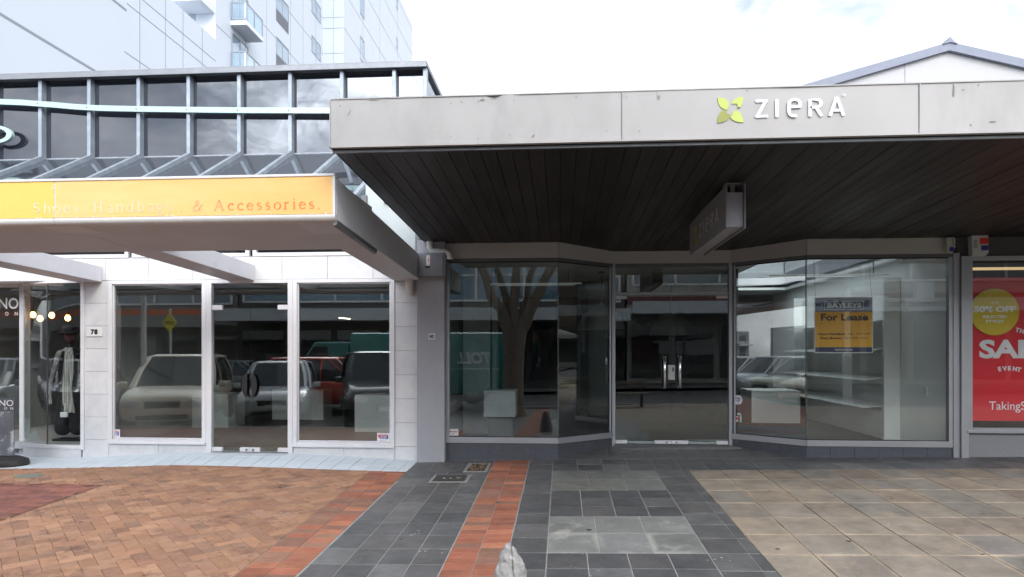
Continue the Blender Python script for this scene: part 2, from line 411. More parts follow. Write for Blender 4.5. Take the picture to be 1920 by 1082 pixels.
def vcol(base, dv=.12, tint=0.0):
    k = 1 + random.uniform(-dv, dv); return (base[0] * k * (1 + random.uniform(-tint, tint)), base[1] * k, base[2] * k * (1 + random.uniform(-tint, tint)))
M_brick = mat('clay_paver', None, .75, var=.16, vs=14, bump=.35, bs=90, attr='col', dirt=(.105, .062, .05), dirt_s=3.2, dirt_th=(.60, .70)) if False else None
def paver_mat(name, rough, var, vs, bump, dirt=None, dirt_s=3, th=(.58, .72), spec=.4, bs=90, edge=None):
    return mat(name, (1, 1, 1), rough, var=var, vs=vs, bump=bump, bs=bs, attr='col', dirt=dirt, dirt_s=dirt_s, dirt_th=th, spec=spec)
M_brick = paver_mat('clay_paver', .8, .16, 11, .4, (.15, .085, .065), 4.6, (.51, .68), .3)
M_red = paver_mat('red_clay_paver', .75, .22, 7, .3, (.13, .10, .085), 3.5, (.60, .75), .3)
M_slate = paver_mat('slate_paver', .5, .30, 4.5, .35, (.14, .14, .145), 7, (.66, .74), .45)
M_slab = paver_mat('concrete_slab', .85, .30, 4, .5, (.33, .27, .20), 2.3, (.56, .70), .3)
M_greys = paver_mat('grey_slab', .85, .22, 4, .5, (.30, .30, .275), 2.2, (.56, .66), .3)
M_wtile = mat('white_floor_tile', (.56, .62, .67), .5, var=.05, vs=4, spec=.35, island=.03)

# herringbone clay pavers, left part
mb = MB(); Wd = .106; ca, sa = math.cos(R(43)), math.sin(R(43))
def tile_edge(x): return pw(x, [(-9, 7.42), (-6.6, 7.5), (-4.6, 7.74), (-3.9, 7.73), (-2.5, 7.66), (-1.7, 7.64)])
for i in range(-80, 80):
    for j in range(-80, 80):
        kk = (i - j) % 4
        if kk == 0: x0, y0, w, h = i, j, 2, 1
        elif kk == 3: x0, y0, w, h = i, j, 1, 2
        else: continue
        P = [((a * ca - b * sa) * Wd - 5.6, (a * sa + b * ca) * Wd + 5.5) for a, b in ((x0, y0), (x0 + w, y0), (x0 + w, y0 + h), (x0, y0 + h))]
        cx = sum(p[0] for p in P) / 4; cyy = sum(p[1] for p in P) / 4
        if not (-10.6 < cx < -2.0 and 3.45 < cyy < 7.95): continue
        purple = cx < -4.84 and cyy < 6.75
        if purple: continue
        te = tile_edge(cx); P = clip(P, 1, 0, -2.19); P = clip(P, 0, 1, te) if P else P; P = clip(P, 0, -1, -3.42) if P else P
        if not P or len(P) < 3: continue
        base = random.choice([(.325, .178, .108), (.345, .192, .118), (.30, .162, .102), (.36, .207, .13), (.28, .155, .104), (.31, .18, .12)])
        if random.random() < .04: base = (.24, .145, .10)
        paver(mb, P, vcol(base, .10), .0016, .003)
tag(mb.build('clay_brick_pavement', M_brick, colattr=True), kind='structure')
mb = MB()
y = 3.42; r = 0
while y < 6.76:
    x = -10.5 + (r % 2) * .115
    while x < -4.84:
        P = [(x, y), (min(x + .23, -4.80), y), (min(x + .23, -4.80), y + .077), (x, y + .077)]
        paver(mb, P, vcol(random.choice([(.20, .085, .07), (.23, .10, .08), (.18, .08, .07), (.25, .10, .075)]), .12), .0016, .003); x += .23
    y += .077; r += 1
tag(mb.build('dark_red_brick_pavement', M_red, colattr=True), kind='structure')

def strip(name, x0, x1, ys, ye, n, rh):
    mb = MB(); w = (x1 - x0) / n; y = ys
    while y < ye - .01:
        for c in range(n):
            yy = y; h = rh
            P = [(x0 + c * w, yy), (x0 + (c + 1) * w, yy), (x0 + (c + 1) * w, min(ye, yy + h)), (x0 + c * w, min(ye, yy + h))]
            base = random.choice([(.28, .105, .065), (.32, .12, .075), (.25, .10, .065), (.24, .13, .09), (.34, .14, .085), (.22, .115, .085)])
            paver(mb, P, vcol(base, .14), .002, .003)
        y += rh
    return tag(mb.build(name, M_red, colattr=True), kind='structure')
strip('red_brick_pavement', -2.185, -1.775, 3.42, 7.63, 2, .112)
strip('red_brick_pavement', -.815, -.39, -4.4, 8.29, 2, .112)

SL = [(.080, .081, .083), (.088, .088, .09), (.072, .073, .076), (.10, .10, .102), (.075, .076, .079), (.085, .084, .085), (.12, .12, .12), (.092, .09, .09)]
def sl(k=1.0):
    b = random.choice(SL); return vcol(tuple(q * k for q in b), .09, .015)
HOLES = [(-1.42, -1.0, 7.12, 7.49), (-1.12, -.84, 7.62, 8.12)]
def grid(mb, xs, ys, colf, gap=.0048, jit=0.0, edge=None):
    for a, b in zip(xs, xs[1:]):
        for c, d in zip(ys, ys[1:]):
            P = [(a, c), (b, c), (b, d), (a, d)]
            pieces = [P]
            for hx0, hx1, hy0, hy1 in HOLES:
                new = []
                for Q in pieces:
                    xs_ = [q[0] for q in Q]; ys_ = [q[1] for q in Q]
                    if min(xs_) < hx1 and max(xs_) > hx0 and min(ys_) < hy1 and max(ys_) > hy0:
                        A = clip(Q, 1, 0, hx0); B = clip(Q, -1, 0, -hx1)
                        Mid = clip(clip(Q, -1, 0, -hx0), 1, 0, hx1)
                        if len(Mid) > 2: new += [q for q in (clip(Mid, 0, 1, hy0), clip(Mid, 0, -1, -hy1)) if len(q) > 2]
                        new += [q for q in (A, B) if len(q) > 2]
                    else: new.append(Q)
                pieces = new
            col = colf()
            for Q in pieces: paver(mb, Q, col, gap, .003, edge=edge)
def fr(a, b, st): 
    n = max(1, round((b - a) / st)); return [lerp(a, b, i / n) for i in range(n + 1)]
mb = MB()
# four columns left of the central strip, reaching under the pillar
grid(mb, fr(-1.76, -.82, .235), fr(3.0, 8.28, .335), sl)
grid(mb, [-.385, -.105], fr(-4.4, 7.66, .345), sl)
for a, b in ((7.66, 7.99), (7.99, 8.295)): grid(mb, [-.385, -.105] + fr(-.105, 5.7, .285)[1:], [a, b], sl)
grid(mb, fr(-.105, 1.04, .285), fr(5.84, 6.755, .305), sl)
grid(mb, fr(-.105, 1.04, .285), fr(3.05, 4.9, .31), sl)
grid(mb, [1.04, 1.325], fr(-4.4, 7.66, .345), sl)
grid(mb, [1.325, 1.405], fr(-4.4, 7.66, .345), sl)
grid(mb, fr(5.7, 14, .285), fr(8.0, 8.295, .29), sl)
# the porch in front of the recessed doors: three deep rows of bigger slate
for a, b in ((8.3, 8.62), (8.62, 8.93)):
    xs = fr(-.3, 3.2, .44)
    for x0, x1 in zip(xs, xs[1:]):
        P = [(x0, a), (x1, a), (x1, b), (x0, b)]; P = clip(P, -.70, .72 * -1, -99) if False else P
        P = clip(P, -(YD - YF), (.66 + .04), -(YD - YF) * -.04 + .70 * YF)     # left splay
        P = clip(P, (YD - YF), .73, (YD - YF) * 2.91 + .73 * YF) if len(P) > 2 else P
        if len(P) > 2: paver(mb, P, vcol((.105, .105, .105), .08), .003, .003)
grid(mb, fr(-3.1, -.83, .38), fr(-4.4, 3.0, .38), sl)
tag(mb.build('slate_pavement', M_slate, colattr=True), kind='structure')
tag(MB().box(-9, -8.9, 20, 20.1, 0, .1).build('footing', M_kerb), kind='structure') if False else None
mb = MB()
gs = lambda: vcol((.165, .17, .162), .10, .02)
grid(mb, fr(-.105, 1.04, .38), [4.9, 5.37, 5.84], gs, .006, edge=((.36, .36, .33), .06, .8))
tag(mb.build('grey_slab_pavement', M_greys, colattr=True), kind='structure')
mb = MB(); grid(mb, fr(-.105, 1.04, .38), [6.755, 7.2, 7.66], lambda: vcol((.145, .148, .138), .06, .02), .004)
tag(mb.build('grey_slab_pavement', M_slate, colattr=True), kind='structure')
mb = MB()
def bc():
    return vcol(random.choice([(.25, .215, .175), (.235, .205, .17), (.215, .198, .17), (.26, .215, .17), (.20, .185, .165), (.225, .19, .155)]), .08, .015)
grid(mb, [1.405] + [1.76 + .392 * i for i in range(0, 32)], fr(-4.4, 7.66, .462), bc, .006, edge=((.42, .335, .24), .03, .95))
tag(mb.build('beige_slab_pavement', M_slab, colattr=True), kind='structure')
# white tiled apron of the left shop
mb = MB(); 
for i in range(-6, 40):
    for j in range(0, 9):
        x = -9.4 + i * .198; y = 7.1 + j * .198; sk = .0
        P = [(x, y), (x + .198, y), (x + .198, y + .198), (x, y + .198)]
        te = tile_edge(x + .1); P = clip(P, 0, -1, -te - .004); P = clip(P, 1, 0, -1.772) if len(P) > 2 else P; P = clip(P, 0, 1, 8.9 if x < -6.9 else 8.42) if len(P) > 2 else P
        if len(P) > 2: paver(mb, P, (1, 1, 1), .004, .002, lift=.004)
tag(mb.build('white_tiled_pavement', M_wtile), kind='structure')

# covers, grate, small things on the paving
o = MB(); z = g(-1.2, 7.3)
def onp(mb, x0, x1, y0, y1, h, b=.004):
    vs = []
    for dz in (-.03, h):
        for x, y in ((x0, y0), (x1, y0), (x1, y1), (x0, y1)): vs.append((x, y, g(x, y) + dz))
    mb.add(vs, [(0, 3, 2, 1), (4, 5, 6, 7), (0, 1, 5, 4), (1, 2, 6, 5), (2, 3, 7, 6), (3, 0, 4, 7)])
M_iron = mat('cast_iron', (.06, .06, .055), .6, .4, var=.3, vs=20, bump=.8, bs=150)
mc = thing('manhole_cover', 'rectangular grey utility cover with worn letters set in the slate tiles before the pillar', 'cover', (-1.21, 7.3, z))
b = MB(); onp(b, -1.405, -1.015, 7.135, 7.475, .001); b.build('frame', mat('cover_rim', (.24, .24, .22), .8), mc)
b = MB(); onp(b, -1.385, -1.035, 7.155, 7.455, .004); b.build('lid', M_iron, mc)
b = MB(); text_mb(b, 'TOBY', .1, (-1.30, 7.27, g(-1.2, 7.27) + .006), (1, 0, .0), (0, 1, .04), .001, .003) if False else None
b = MB()
for i, x in enumerate((-1.28, -1.21, -1.14)): stroke(b, [(0, .06), (0, 0), (.03, 0)] if i < 2 else [(0, .06), (.02, 0), (.04, .06)], .01, (x, 7.27, g(x, 7.28) + .0045), (1, 0, .0), (0, 1, .04), (0, 0, .002))
b.build('lettering', mat('worn_white', (.4, .4, .38), .8), mc)
dg_ = thing('drain_grate', 'square pit of brown leaf litter and grating close to the dark plinth', 'drain', (-.98, 7.87, g(-.98, 7.87)))
b = MB(); rectv = []
onp(b, -1.115, -1.085, 7.63, 8.11, .003); onp(b, -.875, -.845, 7.63, 8.11, .003); onp(b, -1.085, -.875, 7.63, 7.655, .003); onp(b, -1.085, -.875, 8.085, 8.11, .003)
b.build('frame', mat('grate_rim', (.25, .25, .24), .7), dg_)
b = MB()
for i in range(420):
    x = random.uniform(-1.08, -.88); y = random.uniform(7.66, 8.08); a = random.uniform(0, 6.28); s = random.uniform(.006, .016); zz = g(x, y) + random.uniform(-.0005, .003)
    b.cur = random.choice([(.13, .085, .05), (.2, .14, .09), (.06, .045, .03), (.09, .06, .04), (.26, .2, .14)])
    b.quad((x + s * math.cos(a), y + s * math.sin(a), zz), (x - s * .5 * math.sin(a), y + s * .5 * math.cos(a), zz + .006), (x - s * math.cos(a), y - s * math.sin(a), zz), (x + s * .5 * math.sin(a), y - s * .5 * math.cos(a), zz - .004))
b.cur = (.05, .035, .025); b.quad((-1.085, 7.655, g(-1.08, 7.655) - .001), (-.875, 7.655, g(-.875, 7.655) - .001), (-.875, 8.085, g(-.875, 8.085) - .001), (-1.085, 8.085, g(-1.085, 8.085) - .001))
b.build('leaf_litter', paver_mat('leaf_litter', .9, .2, 30, .2), dg_, colattr=True)
b = MB()
for i in range(5): x = -1.075 + i * .0475; onp(b, x - .004, x + .004, 7.655, 8.085, .002)
b.build('bar', mat('rusty_bar', (.10, .06, .04), .8), dg_)
b = MB(); n = 28; cz_ = g(-5.94, 7.15)
b.add([(-5.94 + .155 * math.cos(6.283 * i / n), 7.15 + .11 * math.sin(6.283 * i / n), g(-5.94 + .155 * math.cos(6.283 * i / n), 7.15 + .11 * math.sin(6.283 * i / n)) + .005) for i in range(n)], [tuple(range(n))])
b.prism([b.v[i] for i in range(n)], (0, 0, -.02)); b.f.pop(0)
tag(b.build('round_cover', mat('green_grey_iron', (.17, .18, .15), .7, var=.25, vs=15, bump=.5)), 'round grey-green cover sunk in the herringbone brick near the curved window', 'cover')
b = MB(); x, y = -.78, 7.28; zz = g(x, y) + .003
b.add([(x - .03, y - .008, zz), (x - .012, y - .018, zz + .008), (x + .02, y - .008, zz + .005), (x + .034, y + .006, zz), (x + .01, y + .014, zz + .01), (x - .02, y + .01, zz + .007), (x, y, zz + .012)], [(0, 1, 6), (1, 2, 6), (2, 3, 6), (3, 4, 6), (4, 5, 6), (5, 0, 6)])
tag(b.build('fallen_leaf', mat('autumn_leaf', (.45, .17, .03), .7)), 'single orange brown leaf lying on the central red brick strip', 'leaf')
# chewing gum / litter spots
b = MB()
for i in range(260):
    x = random.uniform(-1.7, 1.3); y = random.uniform(4.3, 7.6); s = random.uniform(.002, .006)
    b.add([(x + s * math.cos(t), y + s * math.sin(t), g(x, y) + .0015) for t in (0, 1.3, 2.5, 3.8, 5.0)], [(0, 1, 2, 3, 4)])
for i in range(240):
    x = random.uniform(-6.5, -1.8); y = random.uniform(4.3, 7.5); s = random.uniform(.002, .005)
    b.add([(x + s * math.cos(t), y + s * math.sin(t), g(x, y) + .0015) for t in (0, 1.3, 2.5, 3.8, 5.0)], [(0, 1, 2, 3, 4)])
for x0_, y0_, k_ in ((-2.75, 5.75, 9), (-2.45, 5.85, 7), (-3.1, 5.6, 5), (-1.2, 5.35, 6), (-.95, 4.95, 5), (1.1, 4.75, 5), (2.6, 5.6, 6)):
    for i in range(k_):
        x = x0_ + random.gauss(0, .05); y = y0_ + random.gauss(0, .03); s = random.uniform(.004, .011)
        b.add([(x + s * random.uniform(.6, 1.5) * math.cos(t), y + s * math.sin(t), g(x, y) + .0015) for t in (0, 1.0, 2.1, 3.3, 4.3, 5.3)], [(0, 1, 2, 3, 4, 5)])
tag(b.build('grit', mat('grit', (.42, .4, .36), .9)), kind='stuff')
b = MB()
for (u, v) in ((0, 0),):
    for x, y, s in ((2.12, 5.18, .02), (1.55, 5.0, .016), (.22, 5.45, .022), (3.0, 6.4, .014), (-1.25, 5.2, .015), (2.0, 6.7, .016), (3.5, 5.9, .014), (-3.4, 6.3, .018), (-4.1, 5.5, .016), (-2.9, 6.8, .02), (-5.2, 6.9, .015), (.7, 6.1, .014), (-.6, 6.3, .018), (-1.5, 6.4, .016), (.3, 7.3, .013), (4.2, 6.9, .017), (2.9, 4.9, .014)):
        b.add([(x + s * (1 + .2 * math.sin(3 * t)) * math.cos(t), y + s * math.sin(t), g(x, y) + .0015) for t in [6.283 * i / 9 for i in range(9)]], [tuple(range(9))])
tag(b.build('gum_spots', mat('old_gum', (.03, .03, .03), .9)), kind='stuff')

# grey weathered rock at the lower edge
rc = MB(); 
bm = bmesh.new(); bmesh.ops.create_icosphere(bm, subdivisions=5, radius=1)
RB = Vector((-.31, 3.9, g(-.3, 3.9) - .035))
for v in bm.verts:
    p = v.co.copy(); t = (p.z + 1) / 2
    k = (1 - t ** 1.9) ** .62 if t < 1 else 0
    a = math.atan2(p.y, p.x); rx = .122 * k * (1 + .12 * math.cos(3 * a + 1)); ry = .12 * k
    q = Vector((rx * math.cos(a), ry * math.sin(a), t * .46 - .03))
    l = math.hypot(p.x, p.y)
    if p.z < -.6: q.x *= min(1, l * 1.25); q.y *= min(1, l * 1.25)
    q.x += -.015 * t + .02
    nn = noise.fractal(q * 14, 1, 2, 6) * .012 + noise.noise(Vector((q.x * 60, q.y * 60, q.z * 14))) * .007
    cre = math.exp(-((q.x - .045 - (q.z - .2) * -.12) / .005) ** 2) * .02 if q.y < 0 else 0
    d = Vector((math.cos(a), math.sin(a), .2)).normalized()
    q += d * nn; q.y += cre
    v.co = q + RB
bm.verts.index_update(); rc.add([tuple(v.co) for v in bm.verts], [tuple(v.index for v in f.verts) for f in bm.faces]); bm.free()
tag(rc.build('garden_rock', mat('weathered_rock', (.27, .265, .26), .9, var=.45, vs=22, bump=.9, bs=45, dirt=(.50, .49, .465), dirt_s=6, dirt_th=(.52, .62)), smooth=60), 'pointed pale grey rock with a dark crack at the bottom edge of the paving', 'rock')
# ------------------------------------------------------------------ shared materials
M_alw = mat('white_aluminium', (.64, .64, .655), .4, .0, var=.05, vs=4, spec=.5)
M_al = mat('silver_aluminium', (.36, .37, .39), .38, .6, var=.06, vs=3)
M_ald = mat('dark_aluminium', (.12, .125, .13), .45, .5, var=.06, vs=3)
M_mtile = mat('marbled_wall_tile', (.62, .62, .62), .35, var=.05, vs=5, bump=.04, island=.025, dirt=(.52, .535, .56), dirt_s=2.6, dirt_th=(.45, .68), spec=.5)
M_grey = mat('grey_painted_render', (.30, .305, .33), .6, var=.06, vs=4, bump=.15, bs=40)
M_cream = mat('white_painted_board', (.74, .735, .72), .6, var=.04, vs=2)
M_lav = mat('grey_white_canopy_paint', (.56, .57, .61), .5, var=.05, vs=2.5, dirt=(.46, .46, .47), dirt_s=1.4, dirt_th=(.56, .75))
M_soff = mat('canopy_lining_grey', (.50, .53, .56), .7, var=.06, vs=2, dirt=(.43, .45, .47), dirt_s=1.1, dirt_th=(.55, .8))
M_dark = mat('dark_gap', (.01, .01, .011), .8, var=0)
G_win = glass('window_glass', (.955, .975, .965), .07)
G_door = glass('door_glass', (.92, .95, .94), .072)
M_wall = mat('interior_white_wall', (.82, .83, .80), .8, var=.04, vs=2)
M_wallg = mat('interior_grey_wall', (.30, .31, .30), .8, var=.05, vs=2)
M_ceil = mat('interior_ceiling', (.72, .73, .72), .85, var=.03)
M_carp = mat('dark_carpet', (.045, .045, .047), .95, var=.25, vs=30)
M_vinyl = mat('brown_grey_floor', (.17, .16, .145), .45, var=.15, vs=5)

def tilewall(mb, x0, x1, z0, z1, y, xs, zs, d=.012, gap=.004):
    for a, b in zip(xs, xs[1:]):
        for c, e in zip(zs, zs[1:]): mb.cbox(max(a, x0) + gap / 2, min(b, x1) - gap / 2, y - d, y, max(c, z0) + gap / 2, min(e, z1) - gap / 2, .002)

# ------------------------------------------------------------------ left shop, number 78
L = thing('tiled_shop', 'white marble-tiled shop numbered 78 with empty windows, yellow fascia and dark glazed upper floor', 'shop', (-4, YF, 0))
XR = -1.765; XL = -5.80; XP = -6.17
xw = [ax(203, YF), ax(387, YF), ax(392, YF), ax(545, YF), ax(549, YF), ax(740, YF)]
z1 = 2.515
# backing wall and tiles
b = MB(); b.box(XP, xw[0] , YF + .02, YF + .25, 0, z1 + .3); b.box(xw[5], XR, YF + .02, YF + .25, 0, z1 + .3)
b.box(xw[0], xw[5], YF + .02, YF + .25, z1, z1 + .3); b.box(xw[0], xw[2], YF + .02, YF + .25, 0, .44); b.box(xw[4], xw[5], YF + .02, YF + .25, 0, .42)
b.build('wall', mat('tile_joint', (.25, .24, .23), .9, var=.1), L)
b = MB(); zz = [.13, .47] + [.47 + .293 * i for i in range(1, 8)]
tilewall(b, XP, xw[0], .05, z1, YF + .02, [XP, xw[0]], [-.1] + zz[1:8] + [z1])
tilewall(b, xw[5], XR, .05, z1, YF + .02, [xw[5], XR], [-.1] + [.42 + .299 * i for i in range(0, 7)] + [z1])
tilewall(b, -9.0, XR, 0, 9, YF + .02, [XR - .585 * i for i in range(12, -1, -1)], [z1 + .004, z1 + .29])
xs = fr(xw[0], xw[2] - .01, .58); tilewall(b, xw[0], xw[2] - .01, 0, .44, YF + .02, xs, [-.1, .44])
xs = fr(xw[4], xw[5], .60); tilewall(b, xw[4], xw[5], 0, .42, YF + .02, xs, [-.1, .42])
b.build('wall_tiles', M_mtile, L)
# windows
def window(parent, x0, x1, z0, zt, y=YF, w=.055, d=.07, mfr=M_alw, gm=G_win, gy=.03, inner=True, wb=.05, wt=.045, label=None):
    f = MB(); rectframe(f, x0, x1, z0, zt, y - .012, w, d, wb, wt)
    if inner: rectframe(f, x0 + w + .0015, x1 - w - .0015, z0 + wb + .0015, zt - wt - .0015, y + .012, .014, .03)
    fo = f.build('window', mfr, parent, bevel=.003)
    p = MB(); p.box(x0 + w, x1 - w, y + gy, y + gy + .01, z0 + wb, zt - wt); po = p.build('pane', gm, fo)
    if label: fo['label'] = label
    return fo
window(L, xw[0], xw[1], .435, z1, gm=glass('wide_window_glass', (.95, .97, .965), .10), label='big left shop window beside the number tile')
window(L, xw[4], xw[5], .42, z1, gm=MATS['wide_window_glass'], label='big right shop window next to the grey pillar')
b = MB(); b.box(xw[0], xw[1], YF - .04, YF - .013, .425, .45); b.box(xw[4], xw[5], YF - .04, YF - .013, .408, .434)
build_split(b, 'sill', M_alw, L, bevel=.002)
# frameless glass doors
zt = .325
b = MB(); b.box(xw[1] + .002, xw[2] + .035, YF - .012, YF + .058, zt - .04, z1); b.box(xw[3] - .035, xw[4] - .002, YF - .012, YF + .058, zt - .04, z1)
b.box(xw[2] + .035, xw[3] - .035, YF - .012, YF + .058, z1 - .045, z1)
build_split(b, 'door_frame', M_alw, L, bevel=.003)
dx0, dx1 = xw[2] + .037, xw[3] - .037; dm = (dx0 + dx1) / 2; dh = at(470, 580, YF).z
b = MB(); b.box(dx0, dx1, YF + .02, YF + .03, dh + .045, z1 - .047); b.build('transom_pane', G_door, L)
for s, (a, c) in enumerate(((dx0, dm - .003), (dm + .003, dx1))):
    d = MB(); d.box(a, c, YF + .02, YF + .031, zt + .012, dh + .04); do = d.build('glass_door', G_door, L)
    e = a if s == 0 else c; sg = 1 if s == 0 else -1
    h = MB(); h.cbox(e, e + sg * .135, YF + .004, YF + .046, zt + .01, zt + .065, .004); h.cbox(e, e + sg * .135, YF + .004, YF + .046, dh - .005, dh + .055, .004)
    i_ = c if s == 0 else a
    h.cbox(i_, i_ - sg * .13, YF + .004, YF + .046, zt + .01, zt + .065, .004)
    build_split(h, 'patch_fitting', M_alw, do)
    h = MB(); cxx = i_ - sg * .04; h.cbox(cxx - .012, cxx + .012, YF - .004, YF + .004, zt + .022, zt + .05, .004); h.build('lock', M_ald, do)
    # black oval handle discs
    cc_ = (i_ - sg * .005, YF - .015, 1.15)
h = MB(); h.prism([(dm + .0 + .075 * math.cos(R(t)) - .02, YF - .02, 1.18 + .16 * math.sin(R(t))) for t in range(95, 265, 12)], (0, .012, 0)); h.build('handle', mat('black_plastic', (.012, .012, .013), .35, var=0), L)
h = MB(); h.prism([(dm + .005 + .075 * math.cos(R(t)) + .02, YF - .02, 1.18 + .16 * math.sin(R(t))) for t in range(-85, 85, 12)], (0, .012, 0)); h.build('handle', MATS['black_plastic'], L)
b = MB(); b.box(dx0, dx1, YF - .06, YF + .07, g(-4, 8.2) + .002, zt + .006); b.build('threshold', M_al, L, bevel=.003)
# interior
b = MB(); b.box(XP + .02, XR - .02, YF + .26, 14.5, .30, .335); b.build('floor', M_vinyl, L)
b = MB(); b.box(XP - .1, XP, YF + .25, 14.5, .3, 2.9); b.box(XR - .1, XR - .02, YF + .25, 14.5, .3, 2.9); b.box(XP, XR, 14.5, 14.6, .3, 2.9); b.build('inner_wall', M_wallg, L)
b = MB(); b.box(XP, XR - .02, YF + .25, 14.6, 2.72, 2.78); b.build('ceiling', M_ceil, L)
b = MB(); a_, c_ = at(215, 820, 9.9), at(292, 800, 11.1); b.prism([(a_.x, 9.9, .336), (c_.x, 11.1, .336), (c_.x, 11.2, .336), (a_.x - .1, 9.95, .336)], (0, 0, 2.38))
build_split(b, 'partition', M_wall, L)
b = MB(); b.box(xw[0], xw[5], YF + .26, YF + .9, .336, .352); b.build('window_bed', mat('bed_vinyl', (.14, .13, .12), .7, var=.2), L)
q = at(646, 598, 11.5); b = MB(); b.bar((q.x - .10, 11.5, q.z + .02), (q.x + .10, 11.5, q.z), .02, .018); tag(b.build('ceiling_light', mat('lit_tube', (.8, .8, .75), .5, var=0, emit=('#fff0d8', 2.0))), 'short lit tube lamp deep inside the tiled shop', 'light')
# high windows above the tiles, sloping glass, upper glazed wall
ZC = z1 + .295; ZS = 3.46; YK = 10.75; ZK = 4.845; ZT = 6.16; XE = -2.2
b = MB()
for x0, x1 in ((-9, -6.9), (-6.86, -5.55), (-5.5, -4.55), (-4.5, -3.95), (-3.9, -2.5)):
    rectframe(b, x0, x1, ZC, ZS - .02, YF + .0, .045, .06)
b.box(-9, XR, YF - .015, YF + .07, ZC - .0, ZC + .03) if False else None
b.build('clerestory_frame', M_alw, L)
b = MB(); b.box(-9, -2.45, YF + .03, YF + .04, ZC + .04, ZS - .05); b.build('clerestory_pane', glass('clerestory_glass', (.5, .58, .6), .22), L)
b = MB(); b.box(-2.45, XR, YF + .03, YF + .05, ZC + .02, 3.75); b.build('frosted_pane', glass('frosted_glass', (.5, .55, .56), .12, rough=.3, frost=.55), L)
b = MB(); b.box(-2.5, -2.43, YF - .0, YF + .08, ZC + .0, ZS + .1); b.box(XR - .05, XR, YF, YF + .07, ZC, 3.75); build_split(b, 'clerestory_post', M_ald, L)
M_tint = mat('tinted_glazing', (.012, .014, .018), .03, var=0, spec=.5)
def tint(name, r0, col=(.012, .014, .018), wav=.12):
    m = bpy.data.materials.new(name); m.use_nodes = True; t = m.node_tree; t.nodes.clear()
    ge = N(t, 'ShaderNodeNewGeometry'); d = N(t, 'ShaderNodeVectorMath', operation='DOT_PRODUCT'); t.links.new(ge.outputs['Normal'], d.inputs[0]); t.links.new(ge.outputs['Incoming'], d.inputs[1])
    fr_ = mth(t, 'ADD', mth(t, 'MULTIPLY', mth(t, 'POWER', mth(t, 'SUBTRACT', 1.0, mth(t, 'ABSOLUTE', d.outputs['Value'])), 5.0), 1 - r0), r0, clamp=True)
    df = N(t, 'ShaderNodeBsdfDiffuse'); df.inputs[0].default_value = (*col, 1); gl = N(t, 'ShaderNodeBsdfGlossy'); gl.inputs['Roughness'].default_value = .012; gl.inputs[0].default_value = (.9, .95, 1, 1)
    tn = N(t, 'ShaderNodeTexCoord'); n4 = N(t, 'ShaderNodeTexNoise'); n4.inputs['Scale'].default_value = .9; n4.inputs['Detail'].default_value = 2; t.links.new(tn.outputs['Object'], n4.inputs['Vector'])
    bp = N(t, 'ShaderNodeBump'); bp.inputs['Strength'].default_value = wav; bp.inputs['Distance'].default_value = .05; t.links.new(n4.outputs['Fac'], bp.inputs['Height']); t.links.new(bp.outputs[0], gl.inputs['Normal'])
    mx = N(t, 'ShaderNodeMixShader'); t.links.new(fr_, mx.inputs[0]); t.links.new(df.outputs[0], mx.inputs[1]); t.links.new(gl.outputs[0], mx.inputs[2])
    o = N(t, 'ShaderNodeOutputMaterial'); t.links.new(mx.outputs[0], o.inputs[0]); MATS[name] = m; return m
T_up = tint('upper_tinted_glass', .105, (.02, .022, .03)); T_sl = tint('sloping_tinted_glass', .16, (.05, .055, .065))
MX = [XE + .02] + [-2.68 - .857 * i for i in range(0, 12)]
M_mul = mat('pale_blue_mullion', (.27, .31, .36), .4, .2, var=.06, vs=4, dirt=(.40, .45, .49), dirt_s=6, dirt_th=(.5, .7))
for a, c in zip(MX, MX[1:]):
    p = MB(); p.box(c, a, YK + .04, YK + .06, ZK, ZT); p.build('upper_pane', T_up, L)
    p = MB(); p.add([(c, YK + .04, ZK), (a, YK + .04, ZK), (a, YF + .04, ZS), (c, YF + .04, ZS), (c, YK + .06, ZK), (a, YK + .06, ZK), (a, YF + .06, ZS), (c, YF + .06, ZS)],
                    [(0, 1, 2, 3), (7, 6, 5, 4), (0, 3, 7, 4), (1, 5, 6, 2), (0, 4, 5, 1), (3, 2, 6, 7)]); p.build('sloping_pane', T_sl, L)
for i, x in enumerate(MX):
    p = MB(); w = .030
    p.prism([(x - w, YK - .07, ZT - .02), (x - w, YK + .05, ZT - .02), (x - w, YK + .05, ZK - .02), (x - w, YF + .05, ZS - .02), (x - w, YF - .03, ZS + .0), (x - w, YK - .07, ZK + .02)], (2 * w, 0, 0))
    p.build('mullion', M_mul, L, bevel=.004)
p = MB(); p.box(-12.2, XE + .06, YK - .13, YK + .3, ZT, ZT + .075); p.box(-12.2, XE + .06, YK - .145, YK - .13, ZT - .03, ZT + .06)
p.box(XE - .02, XE + .06, YK + .3, YK + 4, ZT, ZT + .075)
p.build('roof_capping', mat('grey_capping', (.22, .23, .25), .45, .4, var=.1, vs=5), L, bevel=.005)
p = MB(); p.box(XE - .01, XE + .01, YK + .06, YK + 4, ZK, ZT); p.build('side_pane', T_up, L)
for y in (YK + 1.1, YK + 2.2): 
    p = MB(); p.box(XE - .03, XE + .05, y, y + .06, ZK, ZT); p.build('mullion', M_mul, L)
p = MB(); p.prism([(XE, YF + .06, ZS), (XE, YK + .06, ZK), (XE, YK + 4, ZK), (XE, YK + 4, 2.85), (XE, YF + .06, 2.85)], (.05, 0, 0)); p.build('flank_wall', mat('black_flashing', (.03, .03, .032), .6), L)
p = MB(); p.box(-12.2, XE, YK + 3.9, YK + 4, 2.8, ZT); p.box(-12.2, XE, YK + .3, YK + 4, ZT - .06, ZT - .002); p.box(-12.3, -12.2, YF, YK + 4, 2.8, ZT); p.build('back_wall', M_grey, L)
p = MB(); p.box(-12.2, XE - .0, YF + .06, YK + 4, 2.79, 2.83); p.build('upper_floor', M_dark, L)
p = MB()
